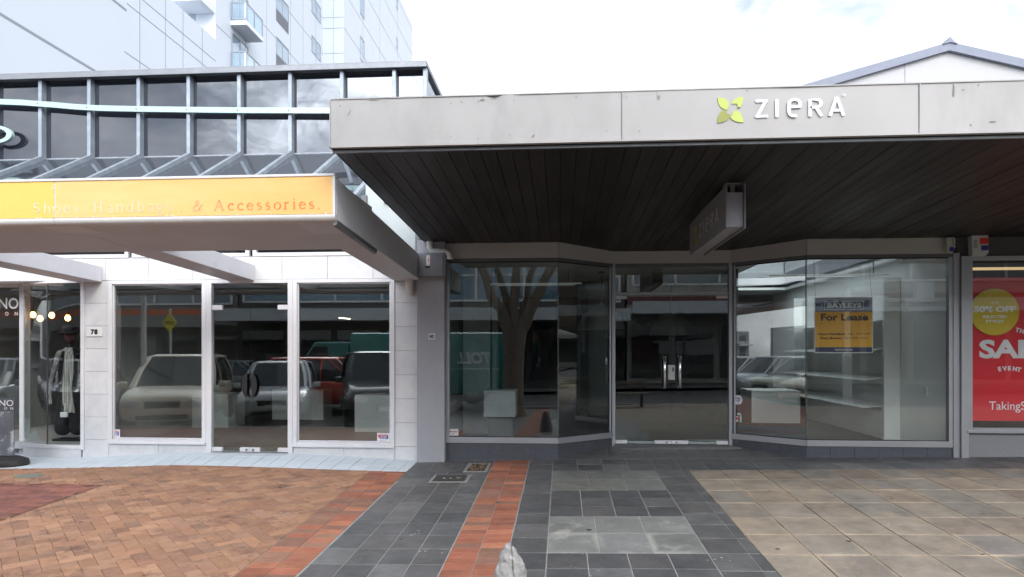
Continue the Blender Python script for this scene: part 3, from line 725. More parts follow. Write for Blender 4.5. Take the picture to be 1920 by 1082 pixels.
for a, c in zip(MX, MX[1:]): 
    p.box(c + .032, a - .032, YK + .028, YK + .038, ZK - .006, ZK + .008)
p.build('kink_seal', mat('grey_sealant', (.35, .38, .42), .5, var=.3, vs=30), L)
# mint sign rail on the mullions
rail = MB(); M_mint = mat('mint_enamel', (.40, .55, .53), .3, var=.04)
pts = [at(u, v, YK - .12) for u, v in ((-60, 187), (0, 190.5), (40, 192), (95, 196), (140, 200), (185, 202.5), (230, 203.6), (275, 204.4), (360, 205.5), (450, 206.5), (547, 207), (600, 207.2), (700, 207.5))]
for p_, q_ in zip(pts, pts[1:]):
    e = .045; rail.add([p_ + Vector((0, 0, e)), q_ + Vector((0, 0, e)), q_ - Vector((0, 0, e)), p_ - Vector((0, 0, e)), p_ + Vector((0, .035, e)), q_ + Vector((0, .035, e)), q_ + Vector((0, .035, -e)), p_ + Vector((0, .035, -e))],
                       [(0, 3, 2, 1), (4, 5, 6, 7), (0, 1, 5, 4), (3, 7, 6, 2)])
bar_sign = thing('sign_rail', 'thin mint green wavy metal band fixed across the dark upper glazing', 'sign', (-6, YK - .12, 5.8))
rail.build('band', M_mint, bar_sign, smooth=30)
rv = MB()
for x in MX: 
    v_ = pw(x, [(q.x, q.z) for q in pts]); rv.lathe([(.009, -.006), (.009, .001)], (x, YK - .12, v_), 8, 'y')
build_split(rv, 'rivet', M_dark, bar_sign)
ring = MB(); c0 = at(-8, 252, YK - .14); n = 40
for rr0, rr1 in ((.155, .235),):
    vs = []
    for i in range(n):
        t = 6.283 * i / n
        for r_ in (rr0, rr1):
            for yy in (0, .06): vs.append((c0.x + r_ * 1.2 * math.cos(t), c0.y + yy, c0.z + r_ * .62 * math.sin(t)))
    fs = []
    for i in range(n):
        a = 4 * i; c = 4 * ((i + 1) % n); fs += [(a, a + 2, c + 2, c), (a + 1, c + 1, c + 3, a + 3), (a, c, c + 1, a + 1), (a + 2, a + 3, c + 3, c + 2)]
    ring.add(vs, fs)
tag(ring.build('sign_letter', M_mint), 'end of a rounded mint sign letter at the left edge of the upper glazing', 'sign letter')

# canopy with the faded yellow fascia
YC = 5.1; sl_ = .05
def cz0(y): return 2.65 - sl_ * (y - YC)
XCR = -1.74
M_yel = mat('faded_yellow_panel', (.82, .47, .15), .5, var=.035, vs=2.5, dirt=(.82, .52, .21), dirt_s=1.2, dirt_th=(.4, .7), stretch=(1, 1, 4))
M_yel2 = mat('faded_lemon_panel', (.80, .50, .11), .5, var=.04, vs=2, stretch=(1, 1, 3))
jx = at(103, 380, YC).x; zf0, zf1 = 2.665, 2.955
fas = MB(); fas.box(jx + .006, XCR - .02, YC - .004, YC + .02, zf0, zf1); fo = fas.build('fascia_panel', M_yel, L)
fas = MB(); fas.box(-11, jx - .006, YC - .004, YC + .02, zf0, zf1); fo2 = fas.build('fascia_panel', M_yel2, L)
b = MB(); b.box(-11, XCR, YC - .012, YC + .1, zf1, zf1 + .02); b.box(XCR - .019, XCR + .001, YC - .008, YC + .02, zf0 - .01, zf1)
b.box(jx - .006, jx + .006, YC - .001, YC + .02, zf0, zf1)
b.build('fascia_trim', M_alw, L, bevel=.003)
b = MB()
for xa, xb in ((-11, jx - .002), (jx + .002, XCR + .002)):
    prof = [(YC - .006, 2.662), (YC - .012, 2.645), (YC - .006, 2.624), (YC + .012, 2.61), (YC + .05, 2.606), (YC + .05, 2.662)]
    b.prism([(xa, y_, z_) for y_, z_ in prof], (xb - xa, 0, 0))
b.build('nosing', mat('white_nosing', (.55, .54, .52), .4, .1, var=.05), L, smooth=50)
b = MB(); b.prism([(XCR + .0, YC + .02, 2.63), (XCR + .012, YC + .02, 2.62), (XCR + .006, YC + .02, 2.585), (XCR - .02, YC + .02, 2.575), (XCR - .02, YC + .02, 2.64)], (0, 1.13, -1.13 * sl_))
b.build('edge_trim', mat('grey_edge_trim', (.14, .145, .15), .4, .3), L, smooth=50)
b = MB(); Y2 = 6.22
def slab(x0, x1, ya, yb, m_=b):
    m_.add([(x0, ya, cz0(ya) - .03), (x1, ya, cz0(ya) - .03), (x1, yb, cz0(yb) - .03), (x0, yb, cz0(yb) - .03), (x0, ya, cz0(ya)), (x1, ya, cz0(ya)), (x1, yb, cz0(yb)), (x0, yb, cz0(yb))],
           [(0, 3, 2, 1), (4, 5, 6, 7), (0, 1, 5, 4), (1, 2, 6, 5), (2, 3, 7, 6), (3, 0, 4, 7)])
slab(-11, jx - .003, YC + .03, Y2); slab(jx + .003, XCR - .021, YC + .03, Y2)
b.build('soffit', M_soff, L)
b = MB(); b.box(-11, XCR - .03, YC + .03, Y2, zf1 - .12, zf1); b.box(-11, XCR - .03, Y2 - .03, Y2, 2.62, zf1); b.build('canopy_roof', M_lav, L)
# beams carrying the canopy
M_beamf = M_lav
for x1_, nm in ((XCR, 'end'), (-3.87, 'mid'), (-5.9, 'mid'), (-8.0, 'mid')):
    b = MB(); x0_ = x1_ - .34
    ya, yb = YC + .03, YF
    zt1, zt2 = (2.95, 2.79) if nm == 'end' else (2.80, 2.70)
    zb1, zb2 = cz0(ya) - .034, 2.485 if nm == 'end' else 2.50
    b.add([(x0_, ya, zb1), (x1_, ya, zb1), (x1_, yb, zb2), (x0_, yb, zb2), (x0_, ya, zt1), (x1_, ya, zt1), (x1_, yb, zt2), (x0_, yb, zt2)],
          [(0, 3, 2, 1), (4, 5, 6, 7), (0, 1, 5, 4), (1, 2, 6, 5), (2, 3, 7, 6), (3, 0, 4, 7)])
    b.build('canopy_beam', M_lav if nm == 'mid' else mat('end_beam_paint', (.55, .57, .61), .5, var=.05, vs=3), L, bevel=.004)

# serif lettering, hand drawn, pale at the left and orange at the right
def serif_glyph(ch):
    """pen strokes (points, width start, width end) in units of x-height=1; returns strokes, advance"""
    T, t = .20, .09
    def s(p, a=T, b_=None): return (p, a, a if b_ is None else b_)
    def srf(x, y, w=.34): return s([(x - w / 2, y), (x + w / 2, y)], .045)
    G_ = {}
    if ch == 'S': return [s(arc(.42, 1.12, .30, .30, 20, 270, 16), t + .03, T), s(arc(.42, .50, .32, .32, 90, -165, 16), T, t + .03)], .98
    if ch == 'H': return [s([(.2, 0), (.2, 1.45)]), s([(.95, 0), (.95, 1.45)]), s([(.2, .75), (.95, .75)], t), srf(.2, .02), srf(.2, 1.43), srf(.95, .02), srf(.95, 1.43)], 1.3
    if ch == 'A': return [s([(.1, 0), (.58, 1.45)], t), s([(.58, 1.45), (1.05, 0)]), s([(.28, .5), (.88, .5)], t), srf(.1, .02), srf(1.05, .02)], 1.3
    if ch == '&': return [s([(1.15, .0), (.95, .12), (.42, 1.0), (.38, 1.2), (.5, 1.4), (.68, 1.36), (.74, 1.18), (.62, .98), (.25, .65), (.12, .38), (.2, .1), (.45, .0), (.75, .14), (.95, .5), (1.05, .78)], .10), s([(.85, .8), (1.2, .8)], .045)], 1.45
    if ch in 'h':  return [s([(.18, 0), (.18, 1.5)]), s(arc(.48, .62, .27, .34, 160, 0, 10), t, T), s([(.75, .62), (.75, 0)]), srf(.18, .02), srf(.75, .02), s([(.04, 1.47), (.2, 1.5)], .045)], 1.0
    if ch == 'n': return [s([(.18, 0), (.18, .98)]), s(arc(.48, .62, .27, .34, 160, 0, 10), t, T), s([(.75, .62), (.75, 0)]), srf(.18, .02), srf(.75, .02), s([(.04, .93), (.2, .97)], .045)], 1.0
    if ch == 'o': return [s(arc(.45, .48, .36, .45, 90, 270, 14), t + .03, t + .04), s(arc(.45, .48, .36, .45, -90, 90, 14), t + .04, t + .03), s(arc(.43, .48, .34, .38, 130, 230, 8), T), s(arc(.47, .48, .34, .38, -50, 50, 8), T)], .92
    if ch == 'e': return [s([(.12, .56), (.78, .56)], t), s(arc(.45, .5, .33, .42, 8, 180, 12), t, T), s(arc(.47, .5, .35, .46, 180, 322, 12), T, t)], .9
    if ch == 'c': return [s(arc(.47, .48, .34, .44, 45, 180, 12), t + .04, T), s(arc(.47, .48, .34, .44, 180, 318, 12), T, t), s(arc(.68, .76, .05, .05, 0, 300, 6), .08)], .84
    if ch == 's': return [s(arc(.34, .72, .21, .21, 35, 270, 12), t, T * .8), s(arc(.34, .29, .23, .25, 90, -150, 12), T * .8, t)], .74
    if ch == 'a': return [s(arc(.42, .7, .24, .22, 160, 0, 10), t, T), s([(.66, .7), (.66, .1), (.8, .03)], T, t), s(arc(.38, .26, .24, .22, 60, 330, 12), t, t + .05)], .86
    if ch == 'd': return [s([(.72, 0), (.72, 1.5)]), s(arc(.42, .47, .30, .42, 40, 320, 16), t, t + .03), s(arc(.32, .47, .2, .3, 130, 230, 8), T * .8), s([(.58, 1.47), (.74, 1.5)], .045), s([(.72, .02), (.88, .04)], .045)], 1.0
    if ch == 'b': return [s([(.2, 0), (.2, 1.5)]), s(arc(.48, .47, .30, .42, -140, 140, 16), t, t + .03), s(arc(.58, .47, .2, .3, -50, 50, 8), T * .8), s([(.06, 1.47), (.22, 1.5)], .045)], .94
    if ch == 'g': return [s(arc(.4, .65, .25, .28, 0, 360, 18), t + .05), s(arc(.42, -.2, .32, .2, 0, 360, 18), t + .02), s([(.25, .36), (.2, .2), (.35, .08), (.6, .02)], t), s([(.6, .85), (.82, .95)], t)], .86
    if ch == 'r': return [s([(.18, 0), (.18, .98)]), s(arc(.45, .62, .25, .30, 160, 60, 8), t, T), srf(.18, .02, .38), s([(.04, .93), (.2, .97)], .045)], .72
    if ch == 'i': return [s([(.22, 0), (.22, .98)]), srf(.22, .02), s([(.08, .93), (.22, .97)], .045), s([(.16, 1.32), (.3, 1.32)], .14)], .46
    if ch == ',': return [s([(.16, .1), (.2, -.05), (.1, -.25)], .12, .04)], .4
    if ch == '.': return [s([(.1, .06), (.24, .06)], .14)], .4
    return [], .55
def serif(mb, txt, x0, x1, zb, zb1, hgt, y, colf):
    sp = .24; adv = sum(serif_glyph(c)[1] + sp for c in txt); sxx = (x1 - x0) / adv; sz = hgt / 1.0; x = 0
    for c in txt:
        st, a = serif_glyph(c)
        for p, w0, w1 in st:
            xc = x0 + x * sxx; mb.cur = colf((xc - x0) / (x1 - x0)); z0_ = lerp(zb, zb1, (xc - x0) / (x1 - x0))
            stroke(mb, [(px * sxx, pz * sz) for px, pz in p], w0 * sz, (xc, y, z0_), (1, 0, 0), (0, 0, 1), (0, -.0015, 0), w1 * sz)
        x += a + sp
tb = MB()
pA, pB = at(63, 401, YC), at(606, 391.5, YC)
def tcol(t):
    pale, org = (.88, .62, .42), (.76, .21, .06)
    k = pw(t, [(0, .08), (.25, .02), (.45, .10), (.57, .55), (.66, .9), (1, 1)]); return tuple(lerp(a, b_, k) for a, b_ in zip(pale, org))
serif(tb, 'Shoes, Handbags., & Accessories.', pA.x, pB.x, pA.z + .0, pB.z + .0, .058, YC - .004, tcol)
tb.build('faded_lettering', paver_mat('faded_lettering', .6, .05, 10, 0), fo, colattr=True)
# peeling paint flecks round the joint and lower edge
b = MB()
for i in range(46):
    t = random.random()
    if t < .45: x, z = jx + random.choice((-1, 1)) * random.uniform(.004, .016), random.uniform(zf0, zf1)
    else: x, z = random.uniform(-4.6, -1.8), zf0 + random.uniform(0, .006)
    s = random.uniform(.002, .007)
    b.prism([(x + s * random.uniform(.6, 1.3) * math.cos(a), YC - .0045, z + s * random.uniform(.5, 1.2) * math.sin(a)) for a in (0, 1.1, 2.3, 3.4, 4.6, 5.5)], (0, -.0008, 0))
b.build('paint_flecks', mat('paint_fleck', (.78, .76, .74), .7), fo)

# number tile 78
t_ = thing('number_plate', 'white tile with black house number 78 between the two shop fronts', 'house number', (-6.0, YF, 1.86))
b = MB(); b.cbox(-6.105, -5.895, YF - .004, YF + .008, 1.80, 1.915, .002); b.build('plate', mat('white_plate', (.68, .68, .67), .4), t_)
b = MB(); text_mb(b, '78', .085, (-6.045, YF - .007, 1.83), depth=.001, weight=.004, spacing=1.15); b.build('digits', MATS['black_plastic'], t_)
# stickers
def sticker(name, label, cat, x, z, w, h, y, s1, s2):
    t = thing(name, label, cat, (x, y, z))
    b = MB(); b.box(x, x + w, y - .001, y + .0015, z, z + h); b.build('backing', mat('sticker_white', (.72, .72, .72), .4, var=0), t)
    b = MB(); b.prism([(x + w * a, y - .0015, z + h * c) for a, c in ((.06, .8), (.92, .8), (.92, .72), (.25, .7), (.22, .35), (.12, .5))], (0, -.0008, 0)); b.build('red_swoosh', mat('sticker_red', (.62, .04, .03), .4, var=0), t)
    b = MB(); b.prism([(x + w * a, y - .0015, z + h * c) for a, c in ((.27, .68), (.92, .7), (.9, .3), (.24, .32))], (0, -.0008, 0)); b.build('blue_field', mat('sticker_blue', (.03, .03, .25), .4, var=0), t)
    b = MB(); text_mb(b, s1, h * .22, (x + w * .56, y - .0028, z + h * .5), depth=.0003, align='CENTER', weight=.0006, width=w * .5); text_mb(b, s2, h * .18, (x + w * .56, y - .0028, z + h * .34), depth=.0003, align='CENTER', weight=.0006, width=w * .56)
    b.build('lettering', MATS['sticker_white'], t)
    b = MB(); text_mb(b, 'PROTECTED BY', h * .11, (x + w * .5, y - .002, z + h * .86), depth=.0003, align='CENTER'); text_mb(b, '0800 24 7 365', h * .12, (x + w * .5, y - .002, z + h * .1), depth=.0003, align='CENTER'); b.build('small_print', MATS['sticker_blue'], t)
    return t
a = at(202, 818, YF + .028); sticker('security_sticker', 'red, white and blue security sticker low in the left window of the tiled shop', 'sticker', a.x + .02, .49, .145, .11, YF + .028, 'MUTECH', 'SECURITY')
sticker('security_sticker', 'red, white and blue security sticker low in the right window beside the drainpipe wall', 'sticker', ax(706, YF) + .0, .474, .155, .115, YF + .028, 'MUTECH', 'SECURITY')
# wall overflow pipe under the end beam
b = MB(); c0 = at(768, 520, YF - .06)
b.tube([(c0.x, YF - .07, 2.50), (c0.x, YF - .07, 2.38), (c0.x + .0, YF - .05, 2.355), (c0.x + .01, YF + .01, 2.34)], [.05, .05, .045, .04], 16)
b.tube([(c0.x, YF - .07, 2.50), (c0.x, YF - .07, 2.44)], .055, 16)
tag(b.build('waste_pipe', mat('white_pvc', (.60, .60, .58), .35, var=.05), smooth=40), 'short white plastic pipe elbow under the canopy beam on the tiled wall', 'pipe')

# display boxes inside the left shop
def plinth(x0, x1, y0, y1, z0, z1_, label, col=M_wall, cat='display box'):
    t = thing('display_box', label, cat, ((x0 + x1) / 2, (y0 + y1) / 2, z0)); w = .02
    b = MB(); b.box(x0, x0 + w, y0, y1, z0, z1_ - w); b.box(x1 - w, x1, y0, y1, z0, z1_ - w); b.box(x0 + w, x1 - w, y0 + .01, y0 + .01 + w, z0, z1_ - w); build_split(b, 'side_panel', col, t, bevel=.002)
    b = MB(); b.box(x0, x1, y0, y1, z1_ - w + .001, z1_); b.build('top', col, t, bevel=.002); return t
xa, xb_ = ax(350, 10.9), ax(428, 10.9); plinth(xa, xb_, 10.9, 11.5, .336, .90, 'low white display box seen across the left window and the left door')
xa, xb_ = ax(665, 10.5), ax(752, 10.5); plinth(xa, xb_, 10.5, 11.1, .336, .92, 'pale white display box at the lower right of the tiled shop window')
xa, xb_ = ax(510, 12.3), ax(606, 12.3); plinth(xa, xb_, 12.3, 12.8, .336, .89, 'white display box standing deeper in behind the doors')
# ------------------------------------------------------------------ boutique at the far left
B = thing('boutique_shop', 'boutique with curved glass corner, white tiled base and bare bulbs at the left edge', 'shop', (-7.5, YF, 0))
cv = []   # plan of the curved corner, from the front plane back to the door
x_r = ax(152, YF); 
P0, P1, P2, P3 = Vector((x_r, YF)), Vector((-6.62, YF - .01)), Vector((-7.12, YF + .02)), Vector((-7.33, YF + .47))
for i in range(15):
    t = i / 14; cv.append(P0 * (1 - t) ** 3 + P1 * 3 * t * (1 - t) ** 2 + P2 * 3 * t * t * (1 - t) + P3 * t ** 3)
def band(mb, pts, z0, z1_, th, offs=0):
    n = len(pts); inn = []; out = []
    for i, p in enumerate(pts):
        t = (pts[min(i + 1, n - 1)] - pts[max(i - 1, 0)]).normalized(); q = Vector((t.y, -t.x))   # towards the back/right
        q = -q if q.y > 0 else q
        out.append(p + q * offs * 1); inn.append(p + q * (offs - th))
    vs = [(p.x, p.y, z) for z in (z0, z1_) for p in out] + [(p.x, p.y, z) for z in (z0, z1_) for p in inn]; fs = []
    for i in range(n - 1):
        fs += [(i, i + 1, n + i + 1, n + i), (2 * n + i, 3 * n + i, 3 * n + i + 1, 2 * n + i + 1), (n + i, n + i + 1, 3 * n + i + 1, 3 * n + i), (i, 2 * n + i, 2 * n + i + 1, i + 1)]
    fs += [(0, n, 3 * n, 2 * n), (n - 1, 3 * n - 1, 4 * n - 1, 2 * n - 1)]
    mb.add(vs, fs)
zb = .40
b = MB(); band(b, cv, zb, 2.49, .012); b.build('curved_pane', G_win, B, smooth=60)
b = MB(); band(b, cv, zb - .05, zb, .05, .015); band(b, cv, 2.49, 2.535, .05, .015)
b.box(x_r, x_r + .045, YF - .015, YF + .05, zb - .06, z1); b.box(-7.40, -7.32, YF + .44, YF + .54, .1, 2.535)
b.build('window_frame', M_alw, B, bevel=.003)
b = MB(); m0, m1 = cv[5], cv[6]; b.box(m0.x - .004, m0.x + .004, m0.y - .006, m0.y + .01, zb, 2.49); build_split(b, 'glass_joint', M_ald, B)
b = MB(); band(b, cv, .02, zb - .052, .06, .004); b.build('plinth_tiles', M_mtile, B, smooth=30)
b = MB(); b.box(-9.0, -7.42, YF + .50, YF + .511, .22, 2.49); b.build('door_pane', G_door, B)
b = MB(); b.box(-9.0, -7.41, YF + .44, YF + .53, 2.49, 2.54); b.box(-9.0, -7.41, YF + .48, YF + .53, .12, .22); b.build('door_rail', M_alw, B)
b = MB(); b.box(-9.2, XP - .001, YF + .021, YF + .25, z1, z1 + .3); b.box(-9.2, -7.0, YF + .25, YF + .75, z1 + .02, z1 + .06); b.build('lintel', M_cream, B)
b = MB(); b.box(-11, XP - .11, YF + .30, 15, .30, .40 - .015); b.build('floor', mat('pale_shop_floor', (.40, .42, .42), .5, var=.05), B)
b = MB(); b.box(-11, XP - .101, 15, 15.1, .3, 2.9); b.box(-11.1, -11, YF, 15, 0, 2.9); b.box(-8.6, -8.5, 9.6, 12, .385, 2.7); b.build('inner_wall', mat('boutique_wall', (.22, .22, .23), .8, var=.1), B)
b = MB(); b.box(-11, XP - .101, YF + .25, 15.1, 2.76, 2.82); b.build('ceiling', M_wallg, B)
def text_ob(parent, name, s, size, o, m, **kw):
    b = MB(); text_mb(b, s, size, o, **kw); return b.build(name, m, parent)
M_vin = mat('white_vinyl', (.72, .72, .72), .5, var=0)
t_ = thing('window_lettering', 'white NO and ON letters on the boutique door glass', 'lettering', (-7.5, YF + .49, 2.2))
q = at(-4, 579, YF + .497); text_ob(t_, 'large_letters', 'NO', .21, (q.x, YF + .497, q.z), M_vin, depth=.001, weight=.003, width=.29)
q = at(9, 591.5, YF + .497); text_ob(t_, 'small_letters', 'O N', .07, (q.x, YF + .497, q.z), M_vin, depth=.001, weight=.001, spacing=1.9, width=.19)
# pendant bulbs
M_cord = mat('black_cord', (.01, .01, .01), .6, var=0)
M_bulb = mat('lit_bulb', (.9, .6, .3), .2, var=0, emit=('#ffb060', 5))
r_ = MB(); r_.bar((-7.3, 9.0, 2.40), (-6.45, 9.0, 2.40), .02)
for x in (-7.2, -6.55): r_.bar((x, 9.0, 2.41), (x, 9.0, 2.76), .01)
rl = tag(r_.build('lamp_rail', M_cord), 'thin black rail carrying the bulbs inside the curved window', 'rail')
for (u, v), dn in zip(((62, 590), (75, 597), (97, 591), (127, 596)), ('leftmost, smallest', 'second from left, lowest', 'third from left', 'rightmost')):
    q = at(u, v, 9.0); t = thing('bulb_lamp', 'bare glowing filament bulb on a black cord, ' + dn + ' of the four', 'lamp', (q.x, 9.0, q.z), 'bulbs hanging in the curved window')
    b = MB(); b.tube([(q.x, 9.0, q.z + .09), (q.x + .01, 9.0, (q.z + 2.4) / 2), (q.x + .02, 9.0, 2.395)], .004, 6); b.build('cord', M_cord, t)
    b = MB(); b.lathe([(.018, .04), (.02, .09), (.008, .1)], (q.x, 9.0, q.z), 12); b.build('socket', M_cord, t, smooth=40)
    b = MB(); b.lathe([(.004, -.045), (.022, -.038), (.036, -.015), (.034, .01), (.018, .04)], (q.x, 9.0, q.z), 16); b.build('bulb', M_bulb, t, smooth=60)

# mannequin in dark clothes with a long scarf
def skin_fig(name, pts, edges, m, parent, sub=2):
    me = bpy.data.meshes.new(name); me.from_pydata([p[:3] for p in pts], edges, []); o = bpy.data.objects.new(name, me); sc.collection.objects.link(o)
    if parent: o.parent = parent; off(o, parent)
    s = o.modifiers.new('skin', 'SKIN'); s.use_smooth_shade = True
    for v, p in zip(me.skin_vertices[0].data, pts): v.radius = (p[3], p[4] if len(p) > 4 else p[3])
    me.skin_vertices[0].data[0].use_root = True
    o.modifiers.new('subdivision', 'SUBSURF').render_levels = sub; me.materials.append(m)
    return o
MXx, MY, MZ = -6.74, 8.85, .39
mn = thing('mannequin', 'dark mannequin in hat, black coat and wide trousers standing in the curved window', 'mannequin', (MXx, MY, MZ))
M_blk = mat('black_cloth', (.012, .012, .014), .85, var=.2, vs=20)
pts = [(0, 0, .95, .13, .10), (0, 0, 1.12, .11, .09), (0, 0, 1.32, .14, .10), (0, 0, 1.43, .12, .08), (0, 0, 1.52, .045), (0, -.01, 1.60, .055),
       (.08, 0, .88, .10), (.09, 0, .5, .11), (.10, .02, .06, .12), (-.08, 0, .88, .10), (-.09, -.02, .5, .11), (-.10, -.04, .06, .12),
       (.17, 0, 1.40, .055), (.22, -.02, 1.13, .048), (.21, -.10, .92, .035), (-.17, 0, 1.40, .055), (-.22, -.02, 1.13, .048), (-.20, -.12, .95, .035)]
pts = [(MXx + p[0], MY + p[1], MZ + p[2], *p[3:]) for p in pts]
skin_fig('body', pts, [(0, 1), (1, 2), (2, 3), (3, 4), (4, 5), (0, 6), (6, 7), (7, 8), (0, 9), (9, 10), (10, 11), (3, 12), (12, 13), (13, 14), (3, 15), (15, 16), (16, 17)], M_blk, mn)
b = MB(); b.lathe([(.02, -.12), (.05, -.105), (.066, -.06), (.078, 0), (.075, .05), (.05, .1), (.01, .115)], (MXx, MY - .01, MZ + 1.70), 20); b.build('head', mat('dark_red_scarf_head', (.09, .015, .018), .6, var=.1), mn, smooth=60)
b = MB(); b.lathe([(.155, 0), (.15, .012), (.09, .03), (.088, .10), (.07, .125), (.02, .13)], (MXx - .01, MY - .02, MZ + 1.745), 24); b.build('hat', M_blk, mn, smooth=40)
b = MB(); b.cbox(MXx - .2, MXx + .2, MY - .14, MY + .12, MZ - .005, MZ + .03, .02); b.build('shoes', MATS['black_plastic'], mn)
M_scf = mat('striped_scarf', (.42, .41, .38), .9, var=.12, vs=6)
t = MATS['striped_scarf'].node_tree; pb = [n for n in t.nodes if n.type == 'BSDF_PRINCIPLED'][0]
wv = N(t, 'ShaderNodeTexWave'); wv.inputs['Scale'].default_value = 9; wv.inputs['Distortion'].default_value = .6
lk = pb.inputs['Base Color'].links[0].from_socket
tcw = N(t, 'ShaderNodeTexCoord'); t.links.new(tcw.outputs['Object'], wv.inputs['Vector'])
t.links.new(mixc(t, ramp(t, wv.outputs['Fac'], [(.35, 0.0), (.5, .7)]), lk, (.14, .14, .14)), pb.inputs['Base Color'])
def ribbon(path, w, name, parent, m, wav=.012):
    b = MB(); vs = []; n = len(path); K = 7
    for i, (p, wi) in enumerate(zip(path, w)):
        for k_ in range(K):
            s = k_ / (K - 1) - .5; vs.append((p[0] + s * wi, p[1] - .012 * math.cos(s * 12 + i * .4) - wav * math.sin(k_ * 2.2 + i * .3), p[2] + .006 * math.sin(i * 1.7 + k_)))
    m2 = len(vs); vs += [(x, y + .012, z) for x, y, z in vs]
    fs = [(i * K + k_, i * K + k_ + 1, (i + 1) * K + k_ + 1, (i + 1) * K + k_) for i in range(n - 1) for k_ in range(K - 1)]
    fs += [tuple(q + m2 for q in f[::-1]) for f in fs]
    fs += [(i * K, (i + 1) * K, (i + 1) * K + m2, i * K + m2) for i in range(n - 1)] + [(i * K + K - 1, i * K + K - 1 + m2, (i + 1) * K + K - 1 + m2, (i + 1) * K + K - 1) for i in range(n - 1)]
    b.add(vs, fs); return b.build(name, m, parent, smooth=70)
mn.scale = (.92, .92, .84)
sct = thing('scarf', 'long pale striped scarf draped over the mannequin', 'scarf', (MXx, MY, MZ)); sct.scale = (.92, .92, .84)
yS = MY - .155
ribbon([(MXx + .02, MY - .02, MZ + 1.52), (MXx + .05, MY - .10, MZ + 1.50), (MXx + .10, yS, MZ + 1.38), (MXx + .09, yS, MZ + 1.1), (MXx + .06, yS, MZ + .85), (MXx + .08, yS, MZ + .6), (MXx + .11, yS, MZ + .46)], [.14, .12, .15, .16, .15, .17, .13], 'front_fall', sct, M_scf)
ribbon([(MXx - .02, MY - .02, MZ + 1.50), (MXx - .08, MY - .12, MZ + 1.44), (MXx - .13, yS, MZ + 1.2), (MXx - .19, yS, MZ + .95), (MXx - .22, yS, MZ + .72), (MXx - .2, yS, MZ + .6)], [.10, .09, .07, .06, .08, .06], 'back_fall', sct, M_scf)
b = MB(); b.cbox(MXx + .0, MXx + .10, yS - .05, yS - .02, MZ + .33, MZ + .40, .008); b.bar((MXx + .05, yS - .035, MZ + .40), (MXx + .06, yS - .03, MZ + .52), .006)
tag(b.build('swing_tag', M_vin), 'small white tag hanging in front of the mannequin trousers', 'tag')

# flexible banner stand on black rubber base
bx, by = -6.72, 7.72; bz = g(bx, by)
bs = thing('banner_stand', 'pavement sign with grey fashion photo on a black rubber base, cut by the left edge', 'sign', (bx, by, bz))
b = MB(); n = 32; prof = [(.38, 0), (.40, .02), (.385, .07), (.30, .10), (.05, .115)]
vs = []
for r0, h0 in prof:
    for i in range(n):
        t = 6.283 * i / n; vs.append((bx - .12 + r0 * 1.0 * math.cos(t), by + r0 * .62 * math.sin(t), bz + h0 + .004))
b.add(vs, [(i * n + k, i * n + (k + 1) % n, (i + 1) * n + (k + 1) % n, (i + 1) * n + k) for i in range(len(prof) - 1) for k in range(n)] + [tuple(range(n))[::-1], tuple((len(prof) - 1) * n + k for k in range(n))])
b.build('base', mat('black_rubber', (.018, .018, .019), .6, var=.15), bs, smooth=50)
m = mat('banner_print', (.10, .11, .13), .5, var=.5, vs=3.5, dirt=(.42, .43, .45), dirt_s=3.1, dirt_th=(.52, .58), detail=3)
b = MB(); b.box(bx - .68, bx + .12, by - .01, by + .01, bz + .12, bz + .82); b.build('panel', m, bs, bevel=.004)
b = MB(); b.box(bx - .68, bx + .121, by - .0115, by - .0105, bz + .66, bz + .8205); b.build('header', mat('banner_slate', (.06, .068, .08), .5, var=.1), bs)
q = at(-1, 761, by); text_ob(bs, 'lettering', 'NO', .105, (q.x, by - .013, q.z), M_vin, depth=.0008, width=.18)
q = at(9, 768, by); text_ob(bs, 'lettering', 'O N', .045, (q.x, by - .013, q.z), M_vin, depth=.0008, spacing=1.4, width=.115)
# ------------------------------------------------------------------ right shop, number 80
Z = thing('shoe_shop', 'empty shop numbered 80 with splayed glass entrance, dark plinth and wide dark canopy', 'shop', (1.5, YF, 0))
M_basalt = mat('dark_plinth_tile', (.055, .058, .072), .6, var=.2, vs=30, bump=.1, island=.06, dirt=(.10, .10, .11), dirt_s=9, dirt_th=(.6, .7))
M_bulk = mat('pale_grey_bulkhead', (.40, .395, .385), .65, var=.04, vs=2)
M_timber = mat('dark_stained_boards', (.0175, .0155, .0145), .5, var=.35, vs=3, bump=.2, bs=30, island=.35, stretch=(1, .12, 1), spec=.35)
M_fasc = mat('weathered_fascia', (.385, .375, .37), .5, var=.04, vs=1.5, dirt=(.30, .295, .29), dirt_s=1.1, dirt_th=(.50, .75), bump=.03, bs=3, stretch=(1.6, 1, .7))
XL2 = ax(836, YF); xA = -.04; xB = 2.91; xR = ax(1786, YF); xdl, xdr = .68, 2.18
zs0, zs1 = .478, .548; zg1 = 2.715; zb0 = 2.755
